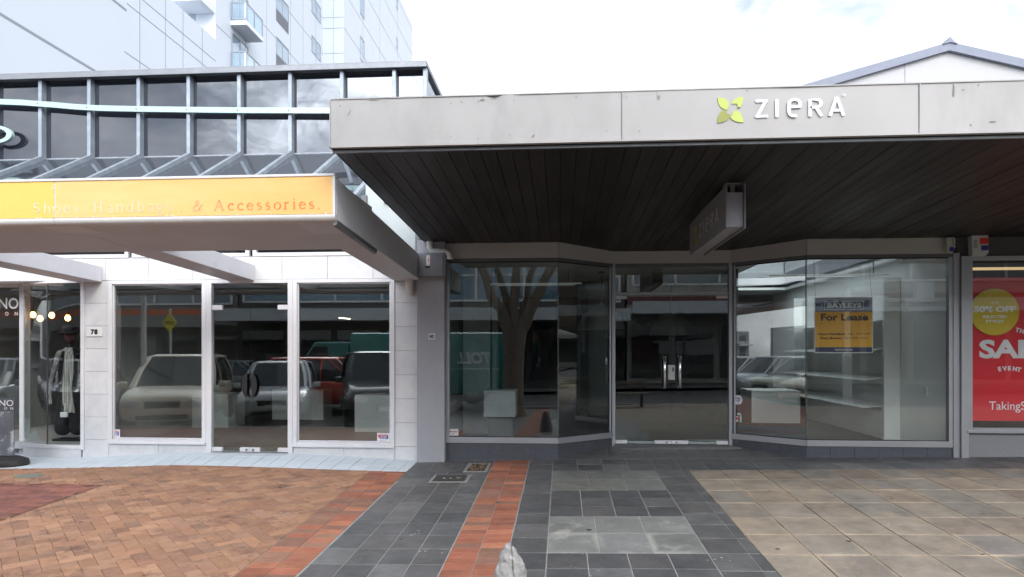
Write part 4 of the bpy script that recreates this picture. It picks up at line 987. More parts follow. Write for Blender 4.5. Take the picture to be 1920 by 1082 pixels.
# pillar
b = MB(); b.cbox(-1.765, -1.425, YF - .12, YF + .2, .10, 2.97, .006)
b.build('pillar', M_grey, Z)
b = MB()
for z in [.5 + .26 * i for i in range(8)]: b.lathe([(.006, -.002), (.004, .001)], (-1.432, YF - .121, z), 8, 'y')
build_split(b, 'pillar_rivet', M_al, Z)
def seg(mb, p, q, z0, z1_, th, back=0.0, b=None):
    """upright slab along the plan segment p-q, front face on the segment, th deep"""
    p, q = Vector(p), Vector(q); t = (q - p).normalized(); n = Vector((-t.y, t.x))
    a0, a1 = p + n * back, q + n * back; c0, c1 = p + n * (back + th), q + n * (back + th)
    mb.add([(a0.x, a0.y, z0), (a1.x, a1.y, z0), (c1.x, c1.y, z0), (c0.x, c0.y, z0), (a0.x, a0.y, z1_), (a1.x, a1.y, z1_), (c1.x, c1.y, z1_), (c0.x, c0.y, z1_)],
           [(0, 3, 2, 1), (4, 5, 6, 7), (0, 1, 5, 4), (1, 2, 6, 5), (2, 3, 7, 6), (3, 0, 4, 7)])
    return mb
runs = [((XL2, YF), (xA, YF)), ((xA, YF), (xdl, YD)), ((xdr, YD), (xB, YF)), ((xB, YF), (xR, YF))]
# plinth tiles
b = MB()
for (p, q) in runs:
    p, q = Vector(p), Vector(q); L_ = (q - p).length; n = max(1, round(L_ / .30)); 
    for i in range(n):
        a = p + (q - p) * (i / n) ; c = p + (q - p) * ((i + 1) / n); d = (q - p).normalized() * .0015
        seg(b, a + d, c - d, .1, zs0 - .002, .03, .004)
build_split(b, 'plinth', M_basalt, Z)
b = MB()
for (p, q) in runs: seg(b, p, q, .1, zs0 - .004, .12, .012)
b.build('plinth_core', M_dark, Z)
b = MB()
for (p, q) in runs: seg(b, p, q, zs0, zs1, .07, -.012)
build_split(b, 'sill', M_al, Z, bevel=.002)
b = MB()
for (p, q) in runs: seg(b, p, q, zg1, zb0 - .002, .06, -.006)
seg(b, (xdl, YD), (xdr, YD), zg1, zb0 - .002, .06, -.006)
b.build('head_frame', M_ald, Z)
b = MB()
for (p, q) in runs + [((xdl, YD), (xdr, YD))]: seg(b, p, q, zb0, 2.99, .1, -.012)
b.build('bulkhead', M_bulk, Z)
b = MB()
b.box(XL2 - .0, XL2 + .045, YF - .01, YF + .06, zs1, zg1); b.box(xR - .045, xR, YF - .01, YF + .06, zs1, zg1)
for x, s in ((xdl, 1), (xdr, -1)):
    b.box(x - .022, x + .022, YD - .02, YD + .06, g(x, YD - .02) - .03, zb0 - .003)
    b.box(x - s * .045 - .011, x - s * .045 + .011, YD - .045, YD + .02, zs1 + .001, zg1)
build_split(b, 'frame_post', M_al, Z, bevel=.003)
b = MB()
for (x, y) in ((xA, YF), (xB, YF)): b.box(x - .004, x + .004, y + .012, y + .026, zs1, zg1)
build_split(b, 'glass_joint', mat('silicone', (.08, .10, .10), .4, var=0), Z)
for nm, (p, q), lb in (('shop_window', runs[0], 'front window left of the doors'), ('splay_window', runs[1], 'left splayed window'), ('splay_window', runs[2], 'right splayed window'), ('shop_window', runs[3], 'front window right of the doors with the lease sign')):
    f = MB(); seg(f, p, q, zs1 - .003, zg1 + .003, .012, .016); fo_ = f.build(nm, G_win if 'shop' in nm else glass('splay_glass', (.92, .95, .94), .10), Z); fo_['label'] = lb
# slim dark gaskets
b = MB()
for (p, q) in runs: seg(b, p, q, zs1, zs1 + .008, .02, .012); seg(b, p, q, zg1 - .012, zg1, .02, .012)
build_split(b, 'gasket', M_dark, Z)
# doors
zth = g(1.4, YD) + .012; ztr = 2.36
b = MB(); b.box(xdl + .022, xdr - .022, YD - .008, YD + .045, ztr - .018, ztr + .022); b.build('transom_bar', M_al, Z, bevel=.003)
b = MB(); b.box(xdl + .022, xdr - .022, YD + .015, YD + .027, ztr + .022, zg1); b.build('transom_pane', G_win, Z)
b = MB(); b.box(xdl, xdr, YD - .03, YD + .08, zth - .05, zth); b.build('threshold', M_ald, Z)
dmx = (xdl + xdr) / 2 - .002
for s, (a, c) in enumerate(((xdl + .026, dmx - .002), (dmx + .002, xdr - .026))):
    d = MB(); d.box(a, c, YD + .012, YD + .024, zth + .008, ztr - .022); do = d.build('glass_door', G_door, Z)
    e = a if s == 0 else c; i_ = c if s == 0 else a; sg = 1 if s == 0 else -1
    h = MB(); h.cbox(e, e + sg * .15, YD - .004, YD + .04, zth + .006, zth + .052, .004); h.cbox(i_, i_ - sg * .215, YD - .004, YD + .04, zth + .006, zth + .052, .004)
    h.cbox(e, e + sg * .15, YD - .004, YD + .04, ztr - .066, ztr - .024, .004); build_split(h, 'patch_fitting', M_alw, do)
    h = MB(); h.box(e + sg * .155, i_ - sg * .22, YD + .008, YD + .03, zth + .008, zth + .04); h.build('floor_seal', glass('seal_glass', (.5, .75, .7), .2, rough=.2, frost=.5), do)
    h = MB(); xh = i_ - sg * .095
    h.tube([(xh, YD + .012, 1.135), (xh, YD - .06, 1.135), (xh, YD - .075, 1.15), (xh, YD - .075, 1.52), (xh, YD - .06, 1.535), (xh, YD + .012, 1.535)], .0175, 14)
    h.build('handle', mat('polished_steel', (.62, .62, .62), .18, 1.0, var=0), do, smooth=50)
    h = MB(); h.lathe([(.012, -.003), (.010, .002)], (i_ - sg * .06, YD - .006, zth + .028), 10, 'y'); h.build('lock', M_ald, do)
h = MB(); h.cbox(dmx - .045, dmx + .045, YD - .012, YD + .045, 1.235, 1.43, .006); lk_ = h.build('lock_box', mat('lock_box_paint', (.50, .50, .50), .4, .3, var=.05), Z)
h = MB(); h.lathe([(.013, -.006), (.011, .002)], (dmx + .018, YD - .018, 1.37), 12, 'y'); h.cbox(dmx + .008, dmx + .028, YD - .016, YD - .012, 1.345, 1.4, .003); h.build('keyhole', M_ald, lk_)
# interior
FZ = .40
b = MB(); b.box(-1.6, 4.8, YD + .1, 15.2, FZ - .05, FZ)
b.prism([(XL2, YF + .06, FZ - .05), (xA + .02, YF + .06, FZ - .05), (xdl, YD + .1, FZ - .05), (XL2, YD + .1, FZ - .05)], (0, 0, .05)); b.prism([(xdr, YD + .1, FZ - .05), (xB, YF + .06, FZ - .05), (xR, YF + .06, FZ - .05), (xR, YD + .1, FZ - .05)], (0, 0, .05))
b.build('floor', M_carp, Z)
b = MB(); b.box(-1.62, -1.52, YF + .2, 15.2, .3, 3.0); b.build('inner_wall', mat('dim_grey_wall', (.14, .15, .15), .8), Z)
b = MB(); b.box(4.62, 4.72, YF + .08, 15.2, .3, 3.0); b.build('inner_wall', M_wall, Z)
b = MB(); b.box(-1.6, 4.72, 15.2, 15.3, .3, 3.0); b.box(-.2, -.1, 12, 15.2, FZ, 2.85); b.box(2.55, 2.65, 10.4, 15.2, FZ, 2.85); b.build('back_wall', mat('dark_back_wall', (.035, .035, .038), .8), Z)  # right-hand partition is added to keep skylight off the wall behind the doors
b = MB(); b.box(-1.62, 2.8, YD + .1, 15.3, 2.85, 2.9); b.box(2.8, 4.72, YD + .1, 9.2, 2.85, 2.9); b.box(2.8, 4.72, 14, 15.3, 2.85, 2.9); b.box(4.5, 4.72, 9.2, 14, 2.85, 2.9); b.prism([(XL2, YF + .1, 2.85), (xA + .0, YF + .1, 2.85), (xdl, YD + .1, 2.85), (XL2, YD + .1, 2.85)], (0, 0, .05)); b.prism([(xdr, YD + .1, 2.85), (xB, YF + .1, 2.85), (xR, YF + .1, 2.85), (xR, YD + .1, 2.85)], (0, 0, .05)); b.build('ceiling', M_ceil, Z)
b = MB(); b.box(-1.7, 2.8, YF + .85, 16.5, 2.96, 3.2); b.box(2.8, 4.5, YF + .85, 9.2, 2.96, 3.2); b.box(2.8, 4.5, 14, 16.5, 2.96, 3.2); b.box(4.5, 9, YF + .85, 16.5, 2.96, 3.2); b.build('roof', M_grey, Z); b = MB(); b.box(2.75, 4.55, 9.15, 14.05, 3.201, 3.22); b.build('added_skylight', glass('added_skylight_glass', (.9, .93, .93), .06, frost=.0), Z)  # roof opening and skylight are added to brighten the shop inside
# canopy: fascia, soffit boards
YCA = 4.86; XZ = -1.69; zc0, zc1 = at(620, 275, YCA).z, at(620, 187.5, YCA).z
XE2 = 11.5
j1, j2 = at(1165, 200, YCA).x, at(1722, 200, YCA).x
for n_, (a, c) in enumerate(((XZ, j1 - .0015), (j1 + .0015, j2 - .0015), (j2 + .0015, XE2))):
    b = MB(); nx = max(2, int((c - a) / .06)); nz = 6; vs = []
    for j in range(nz + 1):
        for i in range(nx + 1):
            x = lerp(a, c, i / nx); z = lerp(zc0, zc1, j / nz); dy = .0015 * math.sin(x * 2.1 + j * .5)
            for cx_, st, w_ in ((-.52, .016, .035), (-.43, -.010, .05), (1.62, .004, .2)): dy += st * math.exp(-((x - cx_ - .04 * (j / nz)) / w_) ** 2) * (.5 + .5 * j / nz)
            vs.append((x, YCA + dy, z))
    fs = [(j * (nx + 1) + i, j * (nx + 1) + i + 1, (j + 1) * (nx + 1) + i + 1, (j + 1) * (nx + 1) + i) for j in range(nz) for i in range(nx)]
    k0 = len(vs); vs += [(x, YCA + .03, z) for x, y, z in vs]; fs += [tuple(q + k0 for q in f[::-1]) for f in fs]
    b.add(vs, fs); b.build('fascia_panel', M_fasc, Z, smooth=60)
b = MB()
for j_ in (j1, j2): b.box(j_ - .004, j_ + .004, YCA + .008, YCA + .03, zc0, zc1); b.box(j_ + .006, j_ + .012, YCA - .006, YCA - .001, zc0, zc1)
build_split(b, 'joint_strip', M_fasc, Z)
b = MB(); b.box(XZ - .008, XE2, YCA - .008, YCA + .06, zc0 - .010, zc0 - .001); b.box(XZ - .008, XZ - .001, YCA - .008, YCA + 3.6, zc0 - .01, zc1); b.box(XZ, XE2, YCA - .006, YCA + .05, zc1, zc1 + .008); b.build('drip_edge', M_fasc, Z)
b = MB()
for x, z in ((-1.62, zc1 - .045), (-.80, zc1 - .05), (-.72, zc1 - .04), (-.60, zc1 - .038), (-.34, zc1 - .045), (-.80, zc0 + .05), (-.37, zc0 + .05), (-.60, zc0 + .03), (.32, zc0 + .07), (.46, zc1 - .04), (.55, zc0 + .06), (3.15, zc1 - .03), (2.75, zc1 - .05), (2.85, zc1 - .02), (2.8, zc0 + .05)):
    b.lathe([(.0048, -.003), (.004, .001)], (x, YCA - .002, z), 8, 'y')
build_split(b, 'screw', mat('screw_head', (.24, .24, .24), .5, .5), Z)
def so(y): return zc0 - .03 - .04 * (y - YCA)
b = MB(); w = .118; x = XZ + .03
while x < XE2 - .05:
    a, c = x + .003, x + w - .003; r = random.uniform(-.0015, .0015); ya, yb = YCA + .055, 8.32 if not (-.1 < x < 2.95) else 9.05
    b.add([(a, ya, so(ya) + r), (c, ya, so(ya) + r), (c, yb, so(yb) + r), (a, yb, so(yb) + r), (a - .003, ya, so(ya) + .008), (c + .003, ya, so(ya) + .008), (c + .003, yb, so(yb) + .008), (a - .003, yb, so(yb) + .008)],
          [(0, 3, 2, 1), (4, 5, 6, 7), (0, 1, 5, 4), (1, 2, 6, 5), (2, 3, 7, 6), (3, 0, 4, 7)]); x += w
b.build('soffit_boards', M_timber, Z)
b = MB(); b.prism([(XZ, YCA + .03, so(YCA) + .012), (XZ, YCA + .03, zc1 - .01), (XZ, 8.4, zc1 - .15), (XZ, 8.4, so(8.4) + .012)], (XE2 - XZ, 0, 0)); b.prism([(-.12, 8.39, so(8.39) + .012), (-.12, 8.39, 3.2), (-.12, 9.1, 3.2), (-.12, 9.1, so(9.1) + .012)], (3.1, 0, 0)); b.build('canopy_core', mat('black_void', (.008, .008, .008), .9, var=0), Z)
b = MB(); b.box(XZ + .002, XE2, YCA + .031, YCA + .054, so(YCA) - .008, zc0 - .011); b.build('edge_channel', M_ald, Z)

# scuffs, drips and rust marks on the fascia sheet
M_scf2 = mat('fascia_stain', (.24, .23, .225), .7, var=.15, vs=30)
for (u, v, w_, h_, sl) in ((655, 212, .006, .045, .3), (1788, 172, .008, .07, 0), (1788, 160, .004, .05, 0), (1536, 194, .004, .03, .1), (1235, 183, .012, .035, .1), (1232, 175, .003, .05, 0), (905, 187, .02, .012, 0), (1000, 255, .012, .02, .4), (1400, 170, .010, .010, 0), (1860, 228, .03, .008, .2), (1080, 182, .004, .03, 0), (700, 188, .05, .006, 0)):
    q = at(u, v, YCA); b = MB(); n = 9
    b.prism([(q.x + w_ * math.cos(6.283 * i / n) * random.uniform(.5, 1) + sl * h_ * math.sin(6.283 * i / n), YCA - .0042, q.z + h_ / 2 * math.sin(6.283 * i / n)) for i in range(n)], (0, .0008, 0)); b.build('stain', M_scf2, Z)
# big brand lettering on the fascia
def brand_glyphs(mb, o, s, X, U, d, st):
    """Z I e R A in light rounded-square strokes; s = cap height"""
    def S(p): stroke(mb, [(a * s, c * s) for a, c in p], st * s, o, X, U, d)
    h = st / 2
    S([(.03, 1 - h), (.56, 1 - h)]); S([(.49, 1 - h * .4), (.08, h * .4)]); S([(.03, h), (.58, h)])
    S([(.97, 0), (.97, 1)])
    x = 1.50   # e
    S([(x, .56), (x + .46, .56)][::1]); S([(x + .46, .50), (x + .48, .74)] + [(x + .24 + .24 * math.cos(R(a)), .74 + .22 * math.sin(R(a))) for a in range(15, 181, 15)] + [(x, .30)] + [(x + .24 - .24 * math.cos(R(a)), .28 - .24 * math.sin(R(a))) for a in range(10, 130, 15)])
    x = 2.42   # R
    S([(x, 0), (x, 1 - h), (x + .28, 1 - h)] + [(x + .28 + .2 * math.sin(R(a)), 1 - h - .21 + .21 * math.cos(R(a))) for a in range(20, 181, 20)] + [(x, .50)])
    S([(x + .26, .50), (x + .50, 0)])
    x = 3.27   # A
    S([(x + .01, 0), (x + .285, 1)]); S([(x + .325, 1), (x + .60, 0)]); S([(x + .25, 1 - h * .5), (x + .36, 1 - h * .5)]); S([(x + .10, .30), (x + .51, .30)])
    return mb
def leaf_mark(parent, o, s, X, U, d, mlime, molive, nm='leaf_mark'):
    X_, U_, o_ = Vector(X), Vector(U), Vector(o)
    def P(l): return [o_ + X_ * (a * s) + U_ * (c * s) for a, c in l]
    def bez(pts, n=10):
        out = []
        for (p0, p1, p2) in pts:
            for i in range(n): t = i / n; out.append(tuple(p0[k] * (1 - t) ** 2 + 2 * p1[k] * t * (1 - t) + p2[k] * t * t for k in (0, 1)))
        return out
    lf = bez([((0, 1), (.02, .72), (.15, .60)), ((.15, .60), (.24, .52), (.36, .50)), ((.36, .50), (.47, .66), (.42, .80)), ((.42, .80), (.34, 1.0), (0, 1))])
    b = MB(); b.prism(P(lf), d)
    ll = bez([((1, 0), (.98, .28), (.85, .40)), ((.85, .40), (.76, .5), (.60, .44)), ((.60, .44), (.56, .26), (.50, .20)), ((.50, .20), (.66, -.02), (1, 0))])
    b.prism(P(ll), d)
    lr = [(1, 1), (.97, .78), (.9, .60), (.80, .55), (.78, .66), (.74, .74), (.62, .74), (.55, .70), (.58, .84), (.70, .95), (.85, .99)]
    b.prism(P(lr), d); b.prism(P([(.80, .55), (.9, .60), (.74, .58)]), d)
    b.build(nm, mlime, parent)
    lo = bez([((0, 0), (.0, .3), (.14, .44)), ((.14, .44), (.24, .52), (.34, .50)), ((.36, .38), (.42, .34), (.52, .28)), ((.52, .28), (.36, 0), (0, 0))])
    b = MB(); b.prism(P(lo), d); b.build(nm, molive, parent)
M_wl = mat('white_letter', (.80, .82, .85), .4, var=0)
M_lime = mat('lime_leaf', (.46, .54, .12), .5, var=.05); M_olive = mat('olive_leaf', (.28, .29, .06), .5, var=.05)
q0 = at(1415, 224.5, YCA - .004); q1 = at(1415, 191, YCA - .004); q2 = at(1582, 217, YCA); hh = (q1.z - q0.z); wl = (q2.x - q0.x) / 3.9
lg = thing('brand_sign', 'white ZIERA letters with lime leaf mark on the grey canopy fascia', 'sign', (q0.x, YCA, q0.z))
X_ = Vector((wl / hh, 0, 0)); b = MB(); brand_glyphs(b, (q0.x, YCA - .006, q0.z + .012), hh, X_, (0, 0, 1), (0, -.004, 0), .145); b.build('letters', M_wl, lg)
q = at(1345, 231, YCA); leaf_mark(lg, (q.x, YCA - .003, q.z), .178, (1, 0, 0), (0, 0, 1), (0, -.004, 0), M_lime, M_olive)
b = MB(); text_mb(b, '®', .03, (q2.x - .012, YCA - .004, q1.z + .02), depth=.001); b.build('registered_mark', M_wl, lg)

# hanging double sign under the canopy
xs0, xs1_ = 1.383, 1.548; ya, yb = 5.83, 7.45; z0_, z1__ = 2.645, 2.985
hs = thing('hanging_sign', 'grey box sign with faint ZIERA lettering hanging from the dark canopy', 'sign', ((xs0 + xs1_) / 2, 6.6, z1__))
M_hs = mat('grey_sign_paint', (.22, .22, .225), .5, var=.05); 
b = MB(); b.cbox(xs0 + .014, xs1_ - .014, ya + .03, yb - .03, z0_ + .015, z1__ - .03, .004); b.build('box', mat('sign_box_grey', (.30, .30, .33), .5, var=.05), hs)
b = MB(); b.cbox(xs0, xs0 + .012, ya, yb, z0_, z1__ + .02, .003); fp = b.build('face_plate', M_hs, hs)
b = MB(); b.cbox(xs1_ - .012, xs1_, ya, yb, z0_ - .005, z1__ + .035, .003); b.build('face_plate', M_hs, hs)
b = MB()
for y in (ya + .1, yb - .35):
    t_ = so(y); b.cbox(1.44, 1.48, y - .02, y + .02, z1__ - .03, t_, .003); b.cbox(1.39, 1.53, y - .06, y + .06, t_ - .008, t_ + .002, .002)
build_split(b, 'hanger', M_hs, hs)
b = MB(); brand_glyphs(b, (xs0 - .001, yb - .52, z0_ + .10), .135, (0, -1.6, 0), (0, 0, 1), (-.002, 0, 0), .13); b.build('lettering', mat('dull_letter', (.48, .48, .48), .5, var=0), fp)
leaf_mark(hs, (xs0 - .001, yb - .20, z0_ + .07), .19, (0, -1.0, 0), (0, 0, 1), (-.002, 0, 0), mat('dull_lime', (.34, .36, .06), .5), mat('dull_olive', (.2, .2, .03), .5))

# plates, meter box, pipes, alarm boxes
t_ = thing('number_plate', 'small white plate reading 80 on the grey pillar', 'house number', (-1.58, YF - .12, 1.79))
b = MB(); b.box(-1.622, -1.542, YF - .124, YF - .121, 1.755, 1.825); b.build('plate', MATS['white_plate'], t_)
b = MB(); text_mb(b, '80', .062, (-1.582, YF - .1255, 1.768), depth=.0008, weight=.0022, align='CENTER'); b.build('digits', MATS['black_plastic'], t_)
mbx = thing('meter_box', 'scuffed grey electrical box with danger sticker on top of the grey pillar', 'meter box', (-1.56, YF - .2, 2.51))
M_mb = mat('scuffed_box_paint', (.17, .18, .20), .55, var=.08, vs=4, dirt=(.035, .035, .035), dirt_s=13, dirt_th=(.66, .69))
b = MB(); b.cbox(-1.74, -1.40, YF - .20, YF - .10, 2.505, 2.80, .006); b.build('body', M_mb, mbx)
b = MB(); b.cbox(-1.735, -1.425, YF - .213, YF - .201, 2.512, 2.795, .005); b.build('lid', M_mb, mbx)
b = MB(); b.box(-1.632, -1.587, YF - .2155, YF - .2135, 2.645, 2.768); lb = b.build('danger_label', MATS['white_plate'], mbx)
b = MB(); b.prism([(-1.6 + a, YF - .2165, 2.70 + c) for a, c in ((.000, .04), (-.016, .0), (-.004, .003), (-.012, -.032), (.008, .012), (-.004, .010), (.008, .038))], (0, .0008, 0))
text_mb(b, 'DANGER', .011, (-1.6095, YF - .2168, 2.655), depth=.0003, align='CENTER'); text_mb(b, 'ALERT', .010, (-1.6095, YF - .2168, 2.752), depth=.0003, align='CENTER'); b.build('red_bolt', MATS['sticker_red'], lb)
b = MB(); b.box(-1.646, -1.586, YF - .2155, YF - .2135, 2.612, 2.641); b.build('dark_label', MATS['black_plastic'], mbx)
b = MB(); yP = YF - .16
P_ = [(-1.60, 2.965), (-1.60, 2.875), (-1.585, 2.84), (-1.55, 2.822), (-1.40, 2.815), (-1.37, 2.80), (-1.355, 2.765), (-1.355, 2.735)]
b.tube([(x, yP, z) for x, z in P_], .036, 18); b.tube([(-1.60, yP, 2.97), (-1.60, yP, 2.92)], .041, 18); b.tube([(-1.53, yP, 2.8215), (-1.50, yP, 2.8195)], .041, 18); b.tube([(-1.435, yP, 2.8165), (-1.41, yP, 2.8155)], .041, 18); b.tube([(-1.355, yP, 2.75), (-1.355, yP, 2.725)], .041, 18)
tag(b.build('drain_pipe', MATS['white_pvc'], smooth=45), 'white plastic drain pipe bending above the electrical box under the dark canopy', 'pipe')
a1 = thing('alarm_box', 'rounded cream alarm box with dark blue light on the pale bulkhead', 'alarm', (4.47, YF - .05, 2.86))
q = at(1781, 460, YF - .06)
b = MB(); prof = [(-.045, .09), (.045, .09), (.05, .05), (.05, -.03), (.03, -.075), (-.005, -.09), (-.035, -.07), (-.047, -.03)]
b.prism([(q.x + a, YF - .085, q.z + c) for a, c in prof], (0, .07, 0)); b.build('case', mat('cream_plastic', (.42, .42, .38), .45, var=.03), a1, bevel=.008)
b = MB(); b.lathe([(.001, -.008), (.026, -.006), (.03, .002)], (q.x + .01, YF - .087, q.z - .05), 18, 'y'); b.build('strobe', MATS['sticker_blue'], a1)
b = MB()
for i in range(7): b.box(q.x + .012 + .001 * i, q.x + .022 + .001 * i, YF - .0875, YF - .0855, q.z + .065 - i * .0125, q.z + .072 - i * .0125)
b.build('vent', MATS['black_plastic'], a1)
q = at(1834, 461, YF - .06)
a2 = thing('alarm_box', 'white alarm box with red and blue labels above the red sale window', 'alarm', (q.x, YF - .05, q.z))
b = MB(); b.prism([(q.x + a, YF - .10, q.z + c) for a, c in ((-.095, .12), (.09, .12), (.095, -.085), (.065, -.12), (-.085, -.12))], (0, .085, 0)); b.build('case', mat('white_plastic', (.50, .50, .50), .45, var=.03), a2, bevel=.006)
b = MB(); b.box(q.x - .005, q.x + .09, YF - .104, YF - .101, q.z + .015, q.z + .085); b.build('red_label', MATS['sticker_red'], a2)
b = MB(); b.cbox(q.x + .01, q.x + .085, YF - .112, YF - .101, q.z - .06, q.z - .005, .006); b.build('blue_lens', MATS['sticker_blue'], a2)
b = MB()
for i in range(6): b.box(q.x - .075, q.x - .035, YF - .1025, YF - .101, q.z + .055 - i * .016, q.z + .06 - i * .016)
b.build('vent', MATS['black_plastic'], a2)

# lease sign hanging in the right window
p0, p1 = at(1527, 662, YF + .09), at(1636.5, 557, YF + .09); w, h = p1.x - p0.x, p1.z - p0.z; y = YF + .09; X0, Z0 = p0.x, p0.z
ls = thing('lease_sign', 'orange and navy For Lease agency sign hanging inside the right window', 'sign', (X0 + w / 2, y, Z0))
M_navy = mat('navy_print', (.018, .022, .05), .5, var=0); M_orng = mat('orange_print', (.82, .42, .05), .5, var=.02); 
b = MB(); b.box(X0, X0 + w, y - .002, y + .004, Z0, Z0 + h); b.build('board', M_vin, ls)
fx = lambda t: X0 + w * t; fz = lambda t: Z0 + h * (1 - t)
b = MB(); b.box(fx(.015), fx(.985), y - .0035, y - .0022, fz(.26), fz(.015)); b.box(fx(.015), fx(.985), y - .0035, y - .0022, fz(.985), fz(.895)); b.build('navy_panel', mat('navy_header', (.05, .058, .12), .5, var=0), ls)
b = MB(); b.box(fx(.015), fx(.985), y - .0035, y - .0022, fz(.893), fz(.262)); b.build('orange_panel', M_orng, ls)
b = MB(); e = .006
for a, c, d_, f_ in ((.17, .84, .07, .075), (.17, .84, .215, .22), (.17, .176, .07, .22), (.834, .84, .07, .22)): b.box(fx(a), fx(c), y - .0045, y - .0036, fz(f_), fz(d_))
text_mb(b, 'BAYLEYS', h * .105, (fx(.215), y - .0045, fz(.183)), depth=.0004, weight=.0022, width=w * .58); text_mb(b, 'bayleys.co.nz', h * .058, (fx(.5), y - .0045, fz(.955)), depth=.0004, align='CENTER', weight=.0004); b.build('white_print', M_vin, ls)
b = MB(); text_mb(b, 'For Lease', h * .165, (fx(.10), y - .0045, fz(.415)), depth=.0004, weight=.0035, width=w * .81)
text_mb(b, 'Lloyd Davidson', h * .052, (fx(.055), y - .0045, fz(.675)), depth=.0004, weight=.0012, width=w * .47); text_mb(b, '021 949 099', h * .052, (fx(.58), y - .0045, fz(.675)), depth=.0004, width=w * .37)
text_mb(b, 'Rory Brown', h * .052, (fx(.10), y - .0045, fz(.748)), depth=.0004, weight=.0012, width=w * .36); text_mb(b, '022 490 1437', h * .052, (fx(.51), y - .0045, fz(.748)), depth=.0004, width=w * .40)
b.build('navy_print', M_navy, ls)
b = MB(); b.tube([(fx(.02), y, fz(0)), (fx(-.02), y, 2.7)], .0015, 4); b.tube([(fx(.98), y, fz(0)), (fx(.93), y, 2.7)], .0015, 4); b.build('cord', M_cord, ls)
# round and small stickers on the splayed pane and elsewhere
def on_splay(t, back=-.001):
    p, q = Vector((xdr, YD)), Vector((xB, YF)); d = (q - p).normalized(); n = Vector((-d.y, d.x)); c = p + (q - p) * t + n * (.014 + back); return Vector((c.x, c.y, 0)), Vector((d.x, d.y, 0))
o_, X_ = on_splay(.10); t_ = thing('round_sticker', 'round white sticker with a purple heart tick on the right splayed glass', 'sticker', (o_.x, o_.y, .98)); Nn = Vector((X_.y, -X_.x, 0))
b = MB(); b.prism([o_ + X_ * (.062 * math.cos(a)) + Vector((0, 0, .985 + .062 * math.sin(a))) for a in [6.283 * i / 28 for i in range(28)]], Nn * .001); b.build('disc', M_vin, t_)
b = MB(); stroke(b, [(-.03, .01), (-.012, .028), (.0, .012), (.014, .03), (.032, .006), (.0, -.032), (-.014, -.014), (.008, .008)], .009, o_ + Nn * .0012 + Vector((0, 0, .985)), X_, (0, 0, 1), Nn * .0006); b.build('mark', mat('purple_print', (.10, .07, .32), .5, var=0), t_)
for k_, (t0, z, w_, h_, lb, cl) in enumerate(((.09, .79, .05, .028, 'tiny pale sticker below the round one on the splayed glass', (.55, .6, .58)), (.075, .70, .028, .075, 'tiny red, white and blue strip sticker near the foot of the splayed glass', (.6, .6, .62)), (.125, .70, .026, .085, 'narrow pale green sticker near the foot of the splayed glass', (.45, .6, .52)))):
    o_, X_ = on_splay(t0); b = MB(); b.m = 0; b.prism([o_ + Vector((0, 0, z)), o_ + X_ * w_ + Vector((0, 0, z)), o_ + X_ * w_ + Vector((0, 0, z + h_)), o_ + Vector((0, 0, z + h_))], Nn * .001)
    if k_ == 1:
        b.m = 1; b.prism([o_ + Nn * .0012 + Vector((0, 0, z + .03)), o_ + Nn * .0012 + X_ * w_ + Vector((0, 0, z + .03)), o_ + Nn * .0012 + X_ * w_ + Vector((0, 0, z + .06)), o_ + Nn * .0012 + Vector((0, 0, z + .06))], Nn * .0005)
    tag(b.build('small_sticker', [mat('sticker_tone_%d' % k_, cl, .5, var=0), MATS['sticker_red']]), lb, 'sticker')
q = at(842, 809, YF + .014); t_ = thing('alarm_sticker', 'small white security sticker low in the window beside the grey pillar', 'sticker', (q.x, YF + .014, .57))
b = MB(); b.box(q.x, q.x + .115, YF + .013, YF + .0148, .565, .645); b.build('backing', MATS['sticker_white'], t_)
b = MB(); text_mb(b, 'PROTECH', .022, (q.x + .057, YF + .0125, .603), depth=.0003, align='CENTER', weight=.0012, width=.10); text_mb(b, 'ALARMS  LTD', .014, (q.x + .057, YF + .0125, .582), depth=.0003, align='CENTER', weight=.0004); b.build('black_print', MATS['black_plastic'], t_)
b = MB(); b.box(q.x + .006, q.x + .109, YF + .0122, YF + .0128, .628, .634); b.box(q.x + .006, q.x + .109, YF + .0122, YF + .0128, .572, .575); b.build('red_print', MATS['sticker_red'], t_)

# shop interior: shelf wall, counters, lamps, track lights
sh = thing('shelf_unit', 'white wall unit with thin tilted shelves behind the right window', 'shelving', (4.5, 11, FZ))
b = MB(); b.box(4.43, 4.60, 9.66, 13.2, FZ, .78); b.box(4.55, 4.60, 9.66, 13.2, .785, 2.55); b.build('back_panel', M_wall, sh)
b = MB(); b.box(4.40, 4.61, 9.60, 9.655, FZ, 2.62); b.box(4.40, 4.61, 13.2, 13.25, FZ, 2.62); build_split(b, 'side_panel', M_wall, sh)
for z in (.84, 1.22, 1.62, 2.02):
    b = MB(); b.prism([(4.54, 9.7, z + .03), (4.16, 9.7, z - .02), (4.16, 9.7, z - .008), (4.54, 9.7, z + .042)], (0, 1.6, 0)); b.prism([(4.54, 11.4, z + .03), (4.16, 11.4, z - .02), (4.16, 11.4, z - .008), (4.54, 11.4, z + .042)], (0, 1.7, 0)); b.build('shelf', M_wall, sh)
b = MB(); b.cbox(4.590, 4.618, 8.9, 8.98, 1.05, 1.15, .004); tag(b.build('wall_socket', M_vin), 'white wall socket on the white wall behind the right window', 'socket')
plinth(3.2, 4.0, 11.7, 12.4, FZ, .95, 'low white counter deep behind the splayed right window')
plinth(-.98, -.58, 9.1, 9.5, FZ, .92, 'pale display cube behind the window left of the doors') if False else None
t = thing('display_box', 'pale grey-blue display cube behind the window beside the grey pillar', 'display box', (-.86, 9.3, FZ))
b = MB(); b.cbox(-1.05, -.62, 9.1, 9.5, .72, 1.08, .006); b.build('cube', mat('pale_blue_board', (.38, .42, .43), .7), t)
